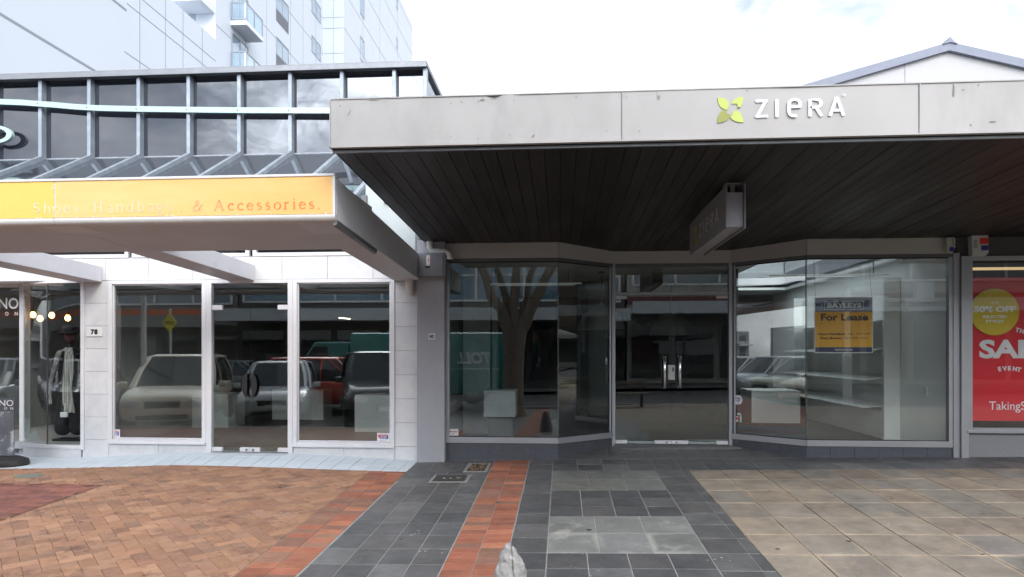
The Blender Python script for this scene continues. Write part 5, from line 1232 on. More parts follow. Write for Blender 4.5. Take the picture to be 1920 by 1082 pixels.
b = MB(); b.cbox(-1.0, -.67, 9.15, 9.45, FZ, .718, .004); b.build('foot', mat('dark_foot', (.06, .06, .06), .7), t)
b = MB(); b.box(-1.45, -1.05, 9.9, 9.96, FZ, 2.84); b.box(-1.05, -.99, 10.2, 10.6, FZ, 2.84); tag(b.build('partition_screen', mat('pale_grey_screen', (.34, .36, .36), .8)), 'pale grey partition screen behind the window beside the grey pillar', 'screen')
M_dome = mat('dome_lamp_white', (.20, .20, .20), .5, var=.03)
dl = thing('dome_lamp', 'large pale dome pendant lamp behind the left splayed glass', 'lamp', (.62, 10.6, 2.15), 'dome pendants in the empty shop')
b = MB(); b.lathe([(.015, .42), (.05, .36), (.16, .33), (.29, .22), (.36, .05), (.37, .0), (.355, .0), (.28, .20), (.15, .31), (.02, .33)], (.62, 10.6, 1.95), 32); b.build('lamp_shade', M_dome, dl, smooth=50)
b = MB(); b.tube([(.62, 10.6, 2.36), (.62, 10.6, 2.85)], .006, 6); b.lathe([(.05, 2.83), (.06, 2.85)], (.62, 10.6, 0), 12); b.build('cord', M_ald, dl)
d2 = copy_tree(dl); d2.location = (1.85, 11.6, 2.08); d2['label'] = 'large pale dome pendant lamp seen through the glass doors'
d3 = copy_tree(dl); d3.location = (1.2, 13.2, 2.08); d3['label'] = 'large dome pendant lamp farthest back behind the glass doors'
M_led = mat('track_white', (.55, .56, .56), .5, var=0); 
for n_, (x0, x1, y, z, lb) in enumerate(((-1.2, .3, 10.2, 2.62, 'long slim light batten across the ceiling behind the left window'), (2.9, 4.5, 9.7, 2.66, 'slim light track below the ceiling behind the right window'))):
    t = thing('light_track', lb, 'light', ((x0 + x1) / 2, y, z))
    b = MB(); b.cbox(x0, x1, y - .015, y + .015, z, z + .02, .003); b.cbox(x0 - .1, x1 - .1, y + .2, y + .23, z, z + .018, .003); b.build('batten', mat('lit_batten', (.6, .62, .6), .5, var=0, emit=('#e8f2ea', .03)) if n_ == 0 else M_led, t)
    b = MB(); [b.box(xx - .006, xx + .006, y - .006, y + .006, z + .03, 2.85) for xx in (x0 + .2, x1 - .2)]; build_split(b, 'hanger', M_ald, t)

# ------------------------------------------------------------------ sale shop at the right edge
D = thing('sale_shop', 'shop at the right edge with grey frame, granite base and red sale poster window', 'shop', (6, YF, 0))
M_gran = mat('grey_granite', (.20, .20, .215), .45, var=.35, vs=70, bump=.05)
x0 = ax(1798, YF); x1_ = ax(1812, YF); xe = 9.0
b = MB(); b.box(x0 + .003, x1_ + .002, YF - .05, YF + .15, .2, 2.72); b.build('corner_post', M_al, D, bevel=.003)
b = MB(); b.box(xR + .001, x0, YF - .02, YF + .10, .25, 2.76); b.build('post_strip', M_al, D, bevel=.003)
b = MB(); b.box(x0 - .02, xe, YF - .01, YF + .12, 2.722, 2.99); b.build('bulkhead', mat('dark_bulkhead', (.055, .055, .052), .7, var=.1), D)
b = MB(); b.box(x1_ + .003, xe, YF - .0, YF + .12, .1, .655); b.build('base', M_gran, D)
b = MB(); rectframe(b, x1_ + .004, xe, .66, 2.72, YF - .03, .05, .07, .055, .05); b.box(x1_ - .02, xe, YF - .06, YF - .031, .655, .69); b.build('window_frame', M_al, D, bevel=.003)
b = MB(); b.box(x1_ + .054, xe - .05, YF + .012, YF + .024, .715, 2.67); b.build('pane', glass('poster_window_glass', (.96, .97, .97), .035), D)
b = MB(); b.box(x0, xe, YF + .3, 12, 2.8, 2.9); b.box(x0 + .0, x0 + .05, YF + .16, 12, .3, 2.9); b.box(x0, xe, 12, 12.1, .3, 2.9); b.box(x0, xe, YF + .13, 12, .3, .6); b.build('inner_wall', mat('sale_inside', (.12, .11, .10), .8), D)
b = MB(); b.cbox(x1_ + .06, xe - .1, YF + .5, YF + .56, 2.62, 2.65, .005); b.build('ceiling_light', mat('warm_tube', (.8, .7, .5), .5, var=0, emit=('#ffdca0', .25)), D)
yp = YF + .06
ps = thing('sale_poster', 'red sale event poster filling the window at the right edge', 'poster', (6, yp, .8))
M_rp = mat('red_poster', (.62, .006, .018), .5, var=.03); pzt = at(1850, 520, yp).z; pzb = at(1850, 789, yp).z
b = MB(); b.box(x1_ + .054, xe - .06, yp, yp + .006, pzb, pzt); b.build('sheet', M_rp, ps)
b = MB(); o_ = at(1836, 670, yp); text_mb(b, 'SALE', .285, (o_.x, yp - .003, o_.z), depth=.001, weight=.011, spacing=.98, width=.80)
for s, dx, dz, rot in (('T', 1903, 620, -14), ('H', 1911, 622, -14), ('E', 1919, 625, -14)):
    q = at(dx, dz, yp); a = R(rot); text_mb(b, s, .068, (q.x, yp - .003, q.z - .01), (math.cos(a), 0, math.sin(a)), (-math.sin(a), 0, math.cos(a)), depth=.001, weight=.003)
for i, s in enumerate('EVENT'):
    q = at(1872 + i * 8.6, 695, yp); a = R([14, 7, 0, -7, -12][i]); text_mb(b, s, .068, (q.x, yp - .003, q.z + [-.008, .0, .004, .002, -.006][i]), (math.cos(a), 0, math.sin(a)), (-math.sin(a), 0, math.cos(a)), depth=.001, weight=.003)
q = at(1854, 768, yp); text_mb(b, 'TakingShape', .14, (q.x, yp - .003, q.z), depth=.001, weight=.0, width=.66)
b.build('white_print', M_vin, ps)
q = at(1865, 585, yp - .02); rr = 44 / F * YF / 1.045
ys_ = thing('price_disc', 'yellow disc reading 50% OFF selected styles over the red poster', 'poster', (q.x, yp - .02, q.z))
b = MB(); b.prism([(q.x + rr * math.cos(6.283 * i / 56), yp - .02, q.z + rr * math.sin(6.283 * i / 56)) for i in range(56)], (0, .004, 0)); b.build('disc', mat('yellow_disc', (.62, .46, .012), .5, var=.02), ys_)
b = MB(); text_mb(b, '50% OFF', .092, (q.x, yp - .0215, q.z + .0), depth=.0006, weight=.005, align='CENTER', width=.47); text_mb(b, 'SELECTED', .045, (q.x, yp - .0215, q.z - .07), depth=.0006, weight=.0018, align='CENTER', width=.27)
text_mb(b, 'STYLES', .045, (q.x, yp - .0215, q.z - .125), depth=.0006, weight=.0018, align='CENTER', width=.2); text_mb(b, 'UP TO', .028, (q.x, yp - .0215, q.z + .10), depth=.0006, align='CENTER'); b.build('print', mat('pale_print', (.80, .80, .72), .5, var=0), ys_)
# ------------------------------------------------------------------ white tower behind the left shop
KS = 1.42
def fp(u, v, X):
    """photo column/row measured on the plane x = X facing the street"""
    cx = (u - 960) / F; cz = (VH - v) / F; dx = cx * C_ - S_; dy = cx * S_ + C_; Y = X * dy / dx
    return Y, H + Y * cz / dy
T = thing('apartment_tower', 'tall white panelled apartment tower with small balconies rising behind the glazed shop', 'building', (-24, 50, 0))
M_pan = mat('white_facade_panel', (.54, .585, .65), .5, var=.02, vs=.3); M_panf = mat('bright_render', (.66, .68, .71), .6, var=.015, vs=.3)
M_jt = mat('panel_joint', (.25, .28, .32), .8, var=0); M_under = mat('balcony_underside', (.50, .50, .49), .8, var=.04)
X1 = -14 * KS; YA = 24.0 ; YB = 26.5 * KS; YCc = 38.85 * KS; X3 = -12.72 * KS; YE = 57 * KS
ZP = 1.6 + (14.27 - 1.6) * KS; ZTT = 1.6 + (29.55 - 1.6) * KS
b = MB(); b.box(X1 - 22, X1, 16, YB, 0, ZP); b.build('podium_wall', M_pan, T)
b = MB(); b.box(X1 - 22, X1, YB + .002, YCc, 0, ZTT + 6); b.build('wall', M_pan, T)
b = MB(); b.box(X1 + .002, X3, YCc, YE, 0, ZTT); b.box(X1 - 10, X1 + .002, YCc + .002, YE, 0, ZTT); b.build('end_wall', M_pan, T)
JN = .022
b = MB()
# joints on the podium: two long dark ones, the rest fine
def hj(X, ya, yb, z, w=JN, mb=b): mb.box(X, X + .012, ya, yb, z - w, z + w)
def vj(X, y, za, zb_, w=JN, mb=b): mb.box(X, X + .0115, y - w, y + w, za, zb_)
for (u, v, u0, u1, w) in ((100, 86, -300, 210, .05), (225, 10, 120, 237, .05)):
    Yq, z = fp(u, v, X1); ya = max(16, fp(u0, v, X1)[0]) if u0 > -200 else 16; hj(X1, ya, fp(u1, v, X1)[0], z, w)
for (u, v, u0, u1) in ((250, 16, 238, 433), (300, 27, 250, 470), (250, 108, 233, 318), (250, 142, 232, 282)):
    Yq, z = fp(u, v, X1); hj(X1, fp(u0, v, X1)[0], fp(u1, v, X1)[0] if u1 < 404 else YB, z, .014)
for u in (262, 310, 343, 379): vj(X1, fp(u, 100, X1)[0], 0, ZP - .01, .014)
b.build('joint', M_jt, T)
b = MB(); zs = fp(518, 67, X1)[1]; SH = 3.0 * 1.0
Zrow = [zs + i * SH - .2 for i in range(-4, 8)]
for z in Zrow:
    if z < ZTT + 6: hj(X1, YB, YCc, z, .014, b) if z < ZTT + 5.5 else None; hj(X3, YCc, YE, z - .9, .016, b) if z - .9 < ZTT else None
for u in (433, 460, 500, 545, 568, 592): vj(X1, fp(u, 60, X1)[0], 5, ZTT + 6, .012, b)
for u in (680, 712, 745): vj(X3, fp(u, 60, X3)[0], 5, ZTT - .01, .012, b)
for z in Zrow: b.box(X1 + .01, X3 - .01, YCc - .012, YCc, z - .03, z) if z < ZTT else None; b.box(X1 + .01, X3 - .01, YCc - .012, YCc, z - .93, z - .9) if z < ZTT + .9 else None
b.box((X1 + X3) / 2 - .01, (X1 + X3) / 2 + .01, YCc - .0115, YCc, 5, ZTT); b.build('joint', M_jt, T)
M_tg = tint('tower_glass', .35, (.22, .30, .36), .03); M_frt = mat('tower_window_frame', (.30, .33, .37), .5)
M_louv = mat('louvre_grey', (.22, .24, .27), .5)
def twin(X, y0, y1, z0, z1_, louvre=0.0, split=True):
    f = MB(); w = .07
    for (a, c, d, e) in ((y0, y0 + w, z0, z1_), (y1 - w, y1, z0, z1_), (y0 + w, y1 - w, z0, z0 + w), (y0 + w, y1 - w, z1_ - w, z1_)): f.box(X - .05, X + .03, a, c, d, e)
    if split: f.box(X - .05, X + .03, (y0 + y1) / 2 - w / 2, (y0 + y1) / 2 + w / 2, z0 + w, z1_ - w)
    fo = f.build('window', M_frt, T)
    p = MB(); p.box(X - .02, X + .006, y0 + w, y1 - w, z0 + w, z1_ - w); p.build('pane', M_tg, fo)
    if louvre:
        l = MB(); n = int(louvre / .09)
        for i in range(n): l.box(X + .002, X + .03, y0 + .03, y1 - .03, z0 - louvre + i * louvre / n, z0 - louvre + (i + .6) * louvre / n)
        l.box(X, X + .004, y0, y1, z0 - louvre, z0); l.build('louvre', M_louv, fo)
for s in (0, 1, 2):
    y0, zt_ = fp(517.5, 67.5 - 0, X1); _, zb_ = fp(517.5, 101, X1); y1 = fp(541, 90, X1)[0]; twin(X1, y0, y1, zb_ + s * 3.15, zt_ + s * 3.15, zb_ - fp(517.5, 122, X1)[1])
    y0, zt_ = fp(584, 65, X1); _, zb_ = fp(584, 96, X1); y1 = fp(601, 90, X1)[0]; twin(X1, y0, y1, zb_ + s * 3.15, zt_ + s * 3.15)
    y0, zt_ = fp(675, 66, X3); _, zb_ = fp(675, 110, X3); y1 = fp(683, 90, X3)[0]; twin(X3, y0, y1, zb_ + s * 4.1, zt_ + s * 4.1, 0, False)
    y0, zt_ = fp(742.5, 69, X3); _, zb_ = fp(742.5, 88, X3); y1 = fp(745.5, 90, X3)[0]; twin(X3, y0, y1, zb_ + s * 4.3, zt_ + s * 4.3, 0, False)
# balconies with glass railings on the street face
M_rg = glass('railing_glass', (.82, .92, .97), .2)
for s, (ut, vt, uc) in enumerate(((432, 128, 0), (432, 37, 0))):
    y0 = fp(432, 100, X1)[0]; zsl = fp(432, 131 if s == 0 else 38.5, X1)[1]; dp = at(462, 45, y0).x - X1; y1 = fp(494, 80, X1 + dp)[0]
    bl = MB(); bl.cbox(X1, X1 + dp, y0, y1, zsl - .28, zsl, .02); bo = bl.build('balcony', M_panf, T); 
    r = MB()
    for (x, y) in ((X1 + .05, y0 + .05), (X1 + dp - .05, y0 + .05), (X1 + dp - .05, (y0 + y1) / 2), (X1 + dp - .05, y1 - .05)): r.box(x - .03, x + .03, y - .03, y + .03, zsl, zsl + 1.05)
    r.box(X1, X1 + dp, y0 + .02, y0 + .07, zsl + 1.05, zsl + 1.10); r.box(X1 + dp - .07, X1 + dp - .02, y0 + .07, y1, zsl + 1.05, zsl + 1.10); r.box(X1, X1 + dp, y0 + .02, y0 + .07, zsl + .06, zsl + .11)
    r.build('railing', M_frt, bo)
    p = MB(); p.box(X1 + .06, X1 + dp - .08, y0 + .035, y0 + .05, zsl + .1, zsl + 1.04); p.box(X1 + dp - .055, X1 + dp - .04, y0 + .1, y1 - .06, zsl + .04, zsl + 1.04); p.build('railing_glass', M_rg, bo)
    twin(X1, y0 + .15, y0 + 2.3, zsl + .05, zsl + 2.35)
b = MB(); b.cbox(X1 - 3.2, X1 - .05, YB - 1.5, YB, fp(404, 22, X1)[1] - .1, fp(404, 22, X1)[1] + .35, .02); b.build('balcony', M_panf, T)
b = MB(); b.box(X1 - 2.2, X1 - 1.2, YB - .03, YB + .01, ZP - .2, ZP + 1.6); b.build('window', M_tg, T)
# gabled roof behind the right shop
Gb = thing('gabled_building', 'white gabled building with grey roof edge rising behind the canopy at the right', 'building', (10, 16, 0))
pk = at(1776, 82, 16); pl = at(1500, 163, 16); sl2 = (pk.z - pl.z) / (pk.x - pl.x)
xl, xr_ = pk.x - 7, pk.x + 7
b = MB(); b.prism([(xl, 16, 3), (xr_, 16, 3), (xr_, 16, pk.z - 7 * sl2 - .12), (pk.x, 16, pk.z - .12), (xl, 16, pk.z - 7 * sl2 - .12)], (0, 14, 0)); b.build('wall', mat('white_sheet_cladding', (.42, .42, .43), .6, var=.02), Gb)
b = MB()
for x in (pk.x - 3.5, pk.x - .9 - .0, pk.x + 3.1)[0::1]: b.box(x - .02, x + .02, 15.985, 16, 3, pk.z - abs(x - pk.x) * sl2 - .16)
build_split(b, 'cladding_strip', MATS['white_sheet_cladding'], Gb)
b = MB()
for s in (-1, 1):
    b.prism([(pk.x, 15.9, pk.z), (pk.x + s * 7.4, 15.9, pk.z - 7.4 * sl2), (pk.x + s * 7.4, 15.9, pk.z - 7.4 * sl2 - .19), (pk.x, 15.9, pk.z - .19)], (0, 14.2, 0))
b.build('roof', mat('grey_blue_roof', (.19, .21, .27), .55, .0, var=.05), Gb)
b = MB(); b.prism([(pk.x - .16, 15.87, pk.z - .06), (pk.x - .05, 15.87, pk.z + .03), (pk.x, 15.87, pk.z + .10), (pk.x + .05, 15.87, pk.z + .03), (pk.x + .16, 15.87, pk.z - .06), (pk.x, 15.87, pk.z - .02)], (0, 14.3, 0)); b.build('ridge_cap', MATS['grey_blue_roof'], Gb)

# ------------------------------------------------------------------ across the street (seen in the glass)
YS = -18.5
gz = ground_fn(0, YS) + .2
def street_building(label, x0, x1, h, wall, win_rows, can_z, can_col, shop_col, fascia_col=None, pane_col=(.10, .14, .17), bay=2.2):
    t = thing('street_building', label, 'building', ((x0 + x1) / 2, YS, gz))
    b = MB(); b.box(x0, x1, YS - 9, YS - .3, gz - .2, h); b.build('wall', wall, t)
    n = max(1, int((x1 - x0) / bay)); 
    for (z0, z1__) in win_rows:
        f = MB()
        xs = [lerp(x0 + .3, x1 - .3, i / n) for i in range(n + 1)]
        for x in xs: f.box(x - .06, x + .06, YS - .32, YS - .18, z0, z1__)
        for z in (z0, (z0 + z1__) / 2 + .2, z1__): f.box(x0 + .24, x1 - .24, YS - .31, YS - .2, z - .05, z + .05)
        f.build('window', M_cream, t)
        p = MB(); p.box(x0 + .3, x1 - .3, YS - .29, YS - .27, z0, z1__); p.build('pane', tint('street_pane_%s' % t.name, .12, pane_col, .03), t)
    c = MB(); c.box(x0, x1, YS - .29, YS + 2.6, can_z, can_z + .12); c.box(x0, x1, YS + 2.6, YS + 2.7, can_z - .05, can_z + .55); c.build('canopy', can_col, t)
    if fascia_col: c = MB(); c.box(x0, x1, YS - .295, YS - .15, can_z + .6, can_z + 1.0); c.build('colour_band', fascia_col, t)
    s = MB(); 
    for i in range(n):
        a, cc_ = lerp(x0, x1, i / n), lerp(x0, x1, (i + 1) / n); s.box(a + .25, cc_ - .1, YS - .28, YS - .2, gz + .4, can_z - .45)
    s.build('shop_pane', tint('shop_pane_%s' % t.name, .08, shop_col, .02), t); return t
M_s1 = mat('street_grey_wall', (.22, .215, .21), .8, var=.08, vs=1); M_s2 = mat('street_dark_wall', (.10, .095, .09), .8, var=.1, vs=1); M_s3 = mat('street_cream_wall', (.42, .40, .36), .8, var=.06, vs=1)
M_cw = mat('street_canopy_white', (.62, .64, .66), .6, var=.04); M_or = mat('orange_band', (.55, .12, .03), .6, var=.03); M_dkr = mat('dark_red_fascia', (.16, .05, .05), .6)
street_building('grey two storey shops with an orange band across the street', -44, -17.5, 7.6, M_s1, [(4.2, 5.9)], 2.9, M_s1, (.05, .05, .05), M_or)
bb = street_building('dark shop with blue windows and long white canopy across the street', -17.4, 3.4, 7.4, M_s2, [(4.3, 6.6)], 3.2, M_cw, (.025, .025, .028), None, (.10, .19, .25), 2.4)
bc_ = street_building('dark red shop building with white canopy signs across the street, seen in the right window', 3.5, 36, 8.6, M_s3, [(5.2, 7.4)], 3.55, M_cw, (.05, .05, .05), M_dkr, (.12, .13, .13), 2.3)
def back_text(parent, name, s, size, x, z, m, y, width=None):
    b = MB(); text_mb(b, s, size, (x, y, z), (-1, 0, 0), (0, 0, 1), depth=.004, weight=.004, width=width); return b.build(name, m, parent)
sg1 = thing('shop_sign', 'hairdresser lettering on the white canopy across the street, mirrored in the right window', 'sign', (17, YS + 2.7, 3.8))
back_text(sg1, 'lettering', 'Shampoo Plus', .42, 17.6, 3.72, MATS['black_plastic'], YS + 2.715, 2.5)
sg2 = thing('shop_sign', 'BrideGowns lettering on the white canopy across the street, mirrored behind the lease sign', 'sign', (13, YS + 2.7, 3.8))
back_text(sg2, 'lettering', 'Brides & Gowns', .42, 14.2, 3.72, M_navy, YS + 2.715, 2.8); sg2['label'] = 'bridal shop lettering on the white canopy across the street, mirrored behind the lease sign'
sg3 = thing('shop_sign', 'SHOP CO lettering on a canopy across the street, mirrored in the red poster', 'sign', (25, YS + 2.7, 3.8)); back_text(sg3, 'lettering', 'SHOP CO', .5, 25.5, 3.70, M_navy, YS + 2.715, 2.4)
for x in (12.2, 15.4, 17.6):
    a = thing('air_conditioner', 'white air conditioning unit on the canopy across the street at %s' % {12.2: 'the left end', 15.4: 'the middle', 17.6: 'the right end'}[x], 'air conditioner', (x, YS + 1, 4.3), 'air conditioners on the far canopy')
    b = MB(); b.cbox(x - .42, x + .42, YS + .6, YS + .95, 3.70, 4.35 if x != 17.6 else 5.0, .02); b.build('case', M_cw, a)
    b = MB(); b.lathe([(.22, 0), (.24, .02), (.2, .03)], (x + .08, YS + .95, 4.02), 20, 'y'); b.build('fan_grille', M_s2, a)
ck = thing('round_sign', 'round pale blue sign on the upper wall across the street', 'sign', (14.9, YS, 5.2)); b = MB(); b.lathe([(.38, 0), (.38, .05), (.33, .07)], (14.9, YS - .15, 5.0), 28, 'y'); b.build('disc', mat('pale_blue_disc', (.45, .6, .62), .5), ck)
# low buildings closing the street at the left and a bit of skyline
for i, (x, y, w, d, h, c) in enumerate(((-95, -10, 18, 30, 4.2, (.35, .36, .38)), (-90, 12, 12, 16, 4.4, (.38, .33, .26)), (-66, -30, 14, 12, 4.6, (.42, .41, .40)), (-130, -10, 20, 60, 5.6, (.30, .32, .34)))):
    t = thing('street_building', ('plain grey hall closing the far end of the street', 'low tan shop at the far end of the street', 'pale low shop beyond the orange band building', 'tall grey block on the skyline down the street')[i], 'building', (x, y, 0))
    b = MB(); b.box(x - w / 2, x + w / 2, y - d / 2, y + d / 2, -.2, h); b.build('wall', mat('far_wall_%d' % i, c, .8, var=.05), t)
    b = MB(); n = int(d / 3)
    for k in range(n): yy = y - d / 2 + 3 * k + .6; b.box(x + w / 2, x + w / 2 + .06, yy, yy + 1.8, 3.6, 4.8); b.box(x + w / 2, x + w / 2 + .06, yy, yy + 2.2, .3, 2.4)
    b.build('window', M_s2, t); b = MB(); b.box(x + w / 2, x + w / 2 + 2, y - d / 2, y + d / 2, 2.8, 3.1); b.build('canopy', M_cw, t)
for i, (x, y, d_, hgt) in enumerate(((-50, 8.5, 12, 4.6), (-30, 8.5, 18, 5.2))):
    t = thing('street_building', ('row shop on the near side farther down the street', 'near side shop just beyond the boutique')[i], 'building', (x, y, 0))
    b = MB(); b.box(x - d_ / 2 if i == 0 else -39, x + d_ / 2 if i == 0 else -12.4, 8.5, 14, 0, hgt); b.build('wall', M_s3, t)
    b = MB(); b.box(x - d_ / 2 if i == 0 else -39, x + d_ / 2 if i == 0 else -12.4, 5.2, 8.48, 2.7, 3.0); b.build('canopy', M_lav, t)

for (x0_, x1_r, y0_, y1_r, h_, lb_) in ((16, 60, 8.5, 14, 5.2, 'near side shops continuing to the right of the sale window'), (60, 72, -40, 8, 7.0, 'pale hall closing the right end of the street')):
    t = thing('street_building', lb_, 'building', (x0_, y0_, 0)); b = MB(); b.box(x0_, x1_r, y0_, y1_r, -.2, h_); b.build('wall', M_s3, t)
    b = MB(); b.box(x0_ if x0_ < 50 else x0_ - 3, x1_r if x0_ < 50 else x0_ - .01, (y0_ - 3.3) if x0_ < 50 else y0_, (y0_ - .02) if x0_ < 50 else y1_r, 2.9, 3.3); b.build('canopy', M_s1, t)
    b = MB(); b.box(x0_ + .5 if x0_ < 50 else x0_ - .05, x1_r - 1 if x0_ < 50 else x0_ - .01, y0_ - .05 if x0_ < 50 else y0_ + 1, y0_ - .01 if x0_ < 50 else y1_r - 1, .6, 2.6); b.build('shop_pane', M_s2, t)
# ------------------------------------------------------------------ street lamp, tree, bench, sign post
lp = thing('lamp_post', 'white street lamp post with thicker foot, mirrored in the right window', 'lamp post', (8.9, -5.2, -.2))
b = MB(); b.lathe([(.16, -.3), (.16, .1), (.13, .14), (.13, 1.35), (.15, 1.38), (.15, 1.5), (.085, 1.55), (.075, 4.6), (.095, 4.65), (.095, 4.8), (.06, 4.85), (.05, 6.5)], (8.9, -5.2, 0), 20); b.build('post', mat('lamp_post_white', (.55, .56, .56), .4), lp, smooth=40)
b = MB(); b.tube([(8.9, -5.2, 6.4), (8.9, -5.0, 6.6), (8.9, -4.2, 6.7)], .04, 8); b.lathe([(.05, 6.6), (.28, 6.5), (.3, 6.45), (.1, 6.42)], (8.9, -4.2, 0), 16); b.build('lamp_head', MATS['lamp_post_white'], lp)
for x, y, nm in ((-9.5, 1.9, 'near the parked cars'), (-15, 2.6, 'farther along the parked cars')):
    l2 = thing('lamp_post', 'slim white lamp post ' + nm, 'lamp post', (x, y, 0)); b = MB(); b.lathe([(.11, -.2), (.11, .9), (.06, .95), (.05, 5.2)], (x, y, 0), 14); b.build('post', MATS['lamp_post_white'], l2); b = MB(); b.lathe([(.03, 5.2), (.22, 5.25), (.2, 5.4), (.03, 5.5)], (x, y, 0), 14); b.build('lamp_head', MATS['lamp_post_white'], l2)
sp = thing('warning_sign', 'yellow diamond sign with HUMP lettering on a post, mirrored in the left window', 'sign', (-13.6, -6.0, 0)); b = MB(); b.tube([(-13.6, -6.0, -.2), (-13.6, -6.0, 3.1)], .04, 10); b.build('post', MATS['lamp_post_white'], sp)
b = MB(); b.prism([(-13.6 + a, -5.95, 2.62 + c) for a, c in ((0, .34), (.34 * .8, 0), (0, -.34), (-.34 * .8, 0))], (0, .01, 0)); b.build('plate', mat('sign_yellow', (.62, .55, .03), .5, var=0), sp)
b = MB(); text_mb(b, 'HUMP', .13, (-13.44, -5.935, 2.57), (-1, 0, 0), depth=.002, weight=.003, width=.34); b.build('lettering', MATS['black_plastic'], sp)
# tree behind the camera
TR = thing('street_tree', 'thick forked street tree standing in the cobbles behind the camera, mirrored in the glass', 'tree', (-1.33, -1.5, 0))
M_bark = mat('rough_bark', (.21, .175, .14), .95, var=.35, vs=9, bump=1.0, bs=25, stretch=(1, 1, .3)); M_leaf = mat('dark_leaf', (.05, .075, .03), .7, var=.3, vs=5)
b = MB(); tx, ty = -1.33, -1.5
def limb(p0, p1, r0, r1, n=7, w=.08):
    P = []; 
    for i in range(n + 1):
        t = i / n; p = Vector(p0).lerp(Vector(p1), t); p += Vector((random.uniform(-w, w), random.uniform(-w, w), 0)) * math.sin(t * math.pi); P.append(p)
    b.tube(P, [lerp(r0, r1, i / n) * (1 + .06 * math.sin(i * 2.3)) for i in range(n + 1)], 14); return P[-1]
b.tube([(tx, ty, -.15), (tx, ty, .05), (tx + .02, ty, .5), (tx + .04, ty, 1.1), (tx + .05, ty, 1.7), (tx + .07, ty, 2.25)], [.46, .36, .29, .27, .29, .34], 20)
tips = []
for dx, dy, dz, r in ((-1.1, .1, 2.3, .17), (.05, -.3, 2.5, .16), (1.2, .2, 2.0, .18), (.6, -1.0, 2.2, .13), (-.6, -.9, 2.4, .13)):
    e = limb((tx + .07 + dx * .1, ty, 2.1), (tx + dx, ty + dy, 2.1 + dz), r, r * .55)
    for _ in range(7):
        d = Vector((random.uniform(-1.1, 1.1) + dx * .4, random.uniform(-1.2, .6), random.uniform(.4, 1.6))); e2 = limb(e, e + d, r * .5, .03, 5); tips.append(e2)
        for _ in range(3): tips.append(limb(e2, e2 + Vector((random.uniform(-.7, .7), random.uniform(-.7, .5), random.uniform(-.1, .7))), .03, .008, 4))
b.build('trunk', M_bark, TR, smooth=70)
b = MB()
for tp in tips:
    for _ in range(60):
        c = tp + Vector((random.gauss(0, .33), random.gauss(0, .33), random.gauss(0, .26))); a = random.uniform(0, 6.28); s = random.uniform(.05, .10); t = random.uniform(-.8, .8)
        u_ = Vector((math.cos(a), math.sin(a), t)).normalized() * s; v_ = Vector((-math.sin(a), math.cos(a), random.uniform(-.6, .6))).normalized() * s * .5; b.add([c - u_, c - v_, c + u_, c + v_], [(0, 1, 2, 3)])
b.build('crown', M_leaf, TR)
bn = thing('bench', 'dark slatted bench behind the camera, mirrored in the glass doors', 'bench', (1.6, -3.4, 0))
b = MB(); gz2 = g(1.6, -3)
for i in range(4): b.cbox(.6, 2.7, -3.7 + i * .12, -3.6 + i * .12, gz2 + .43, gz2 + .46, .006)
b.build('seat', M_bark, bn)
b = MB(); [b.cbox(.6, 2.7, -3.84, -3.80, gz2 + .58 + i * .13, gz2 + .67 + i * .13, .006) for i in range(2)]; b.build('backrest', M_bark, bn)
for x in (.8, 2.5): b = MB(); b.cbox(x - .03, x + .03, -3.7, -3.3, gz2, gz2 + .43, .006); b.cbox(x - .03, x + .03, -3.80, -3.74, gz2 + .3, gz2 + .82, .006); b.build('leg', M_ald, bn)

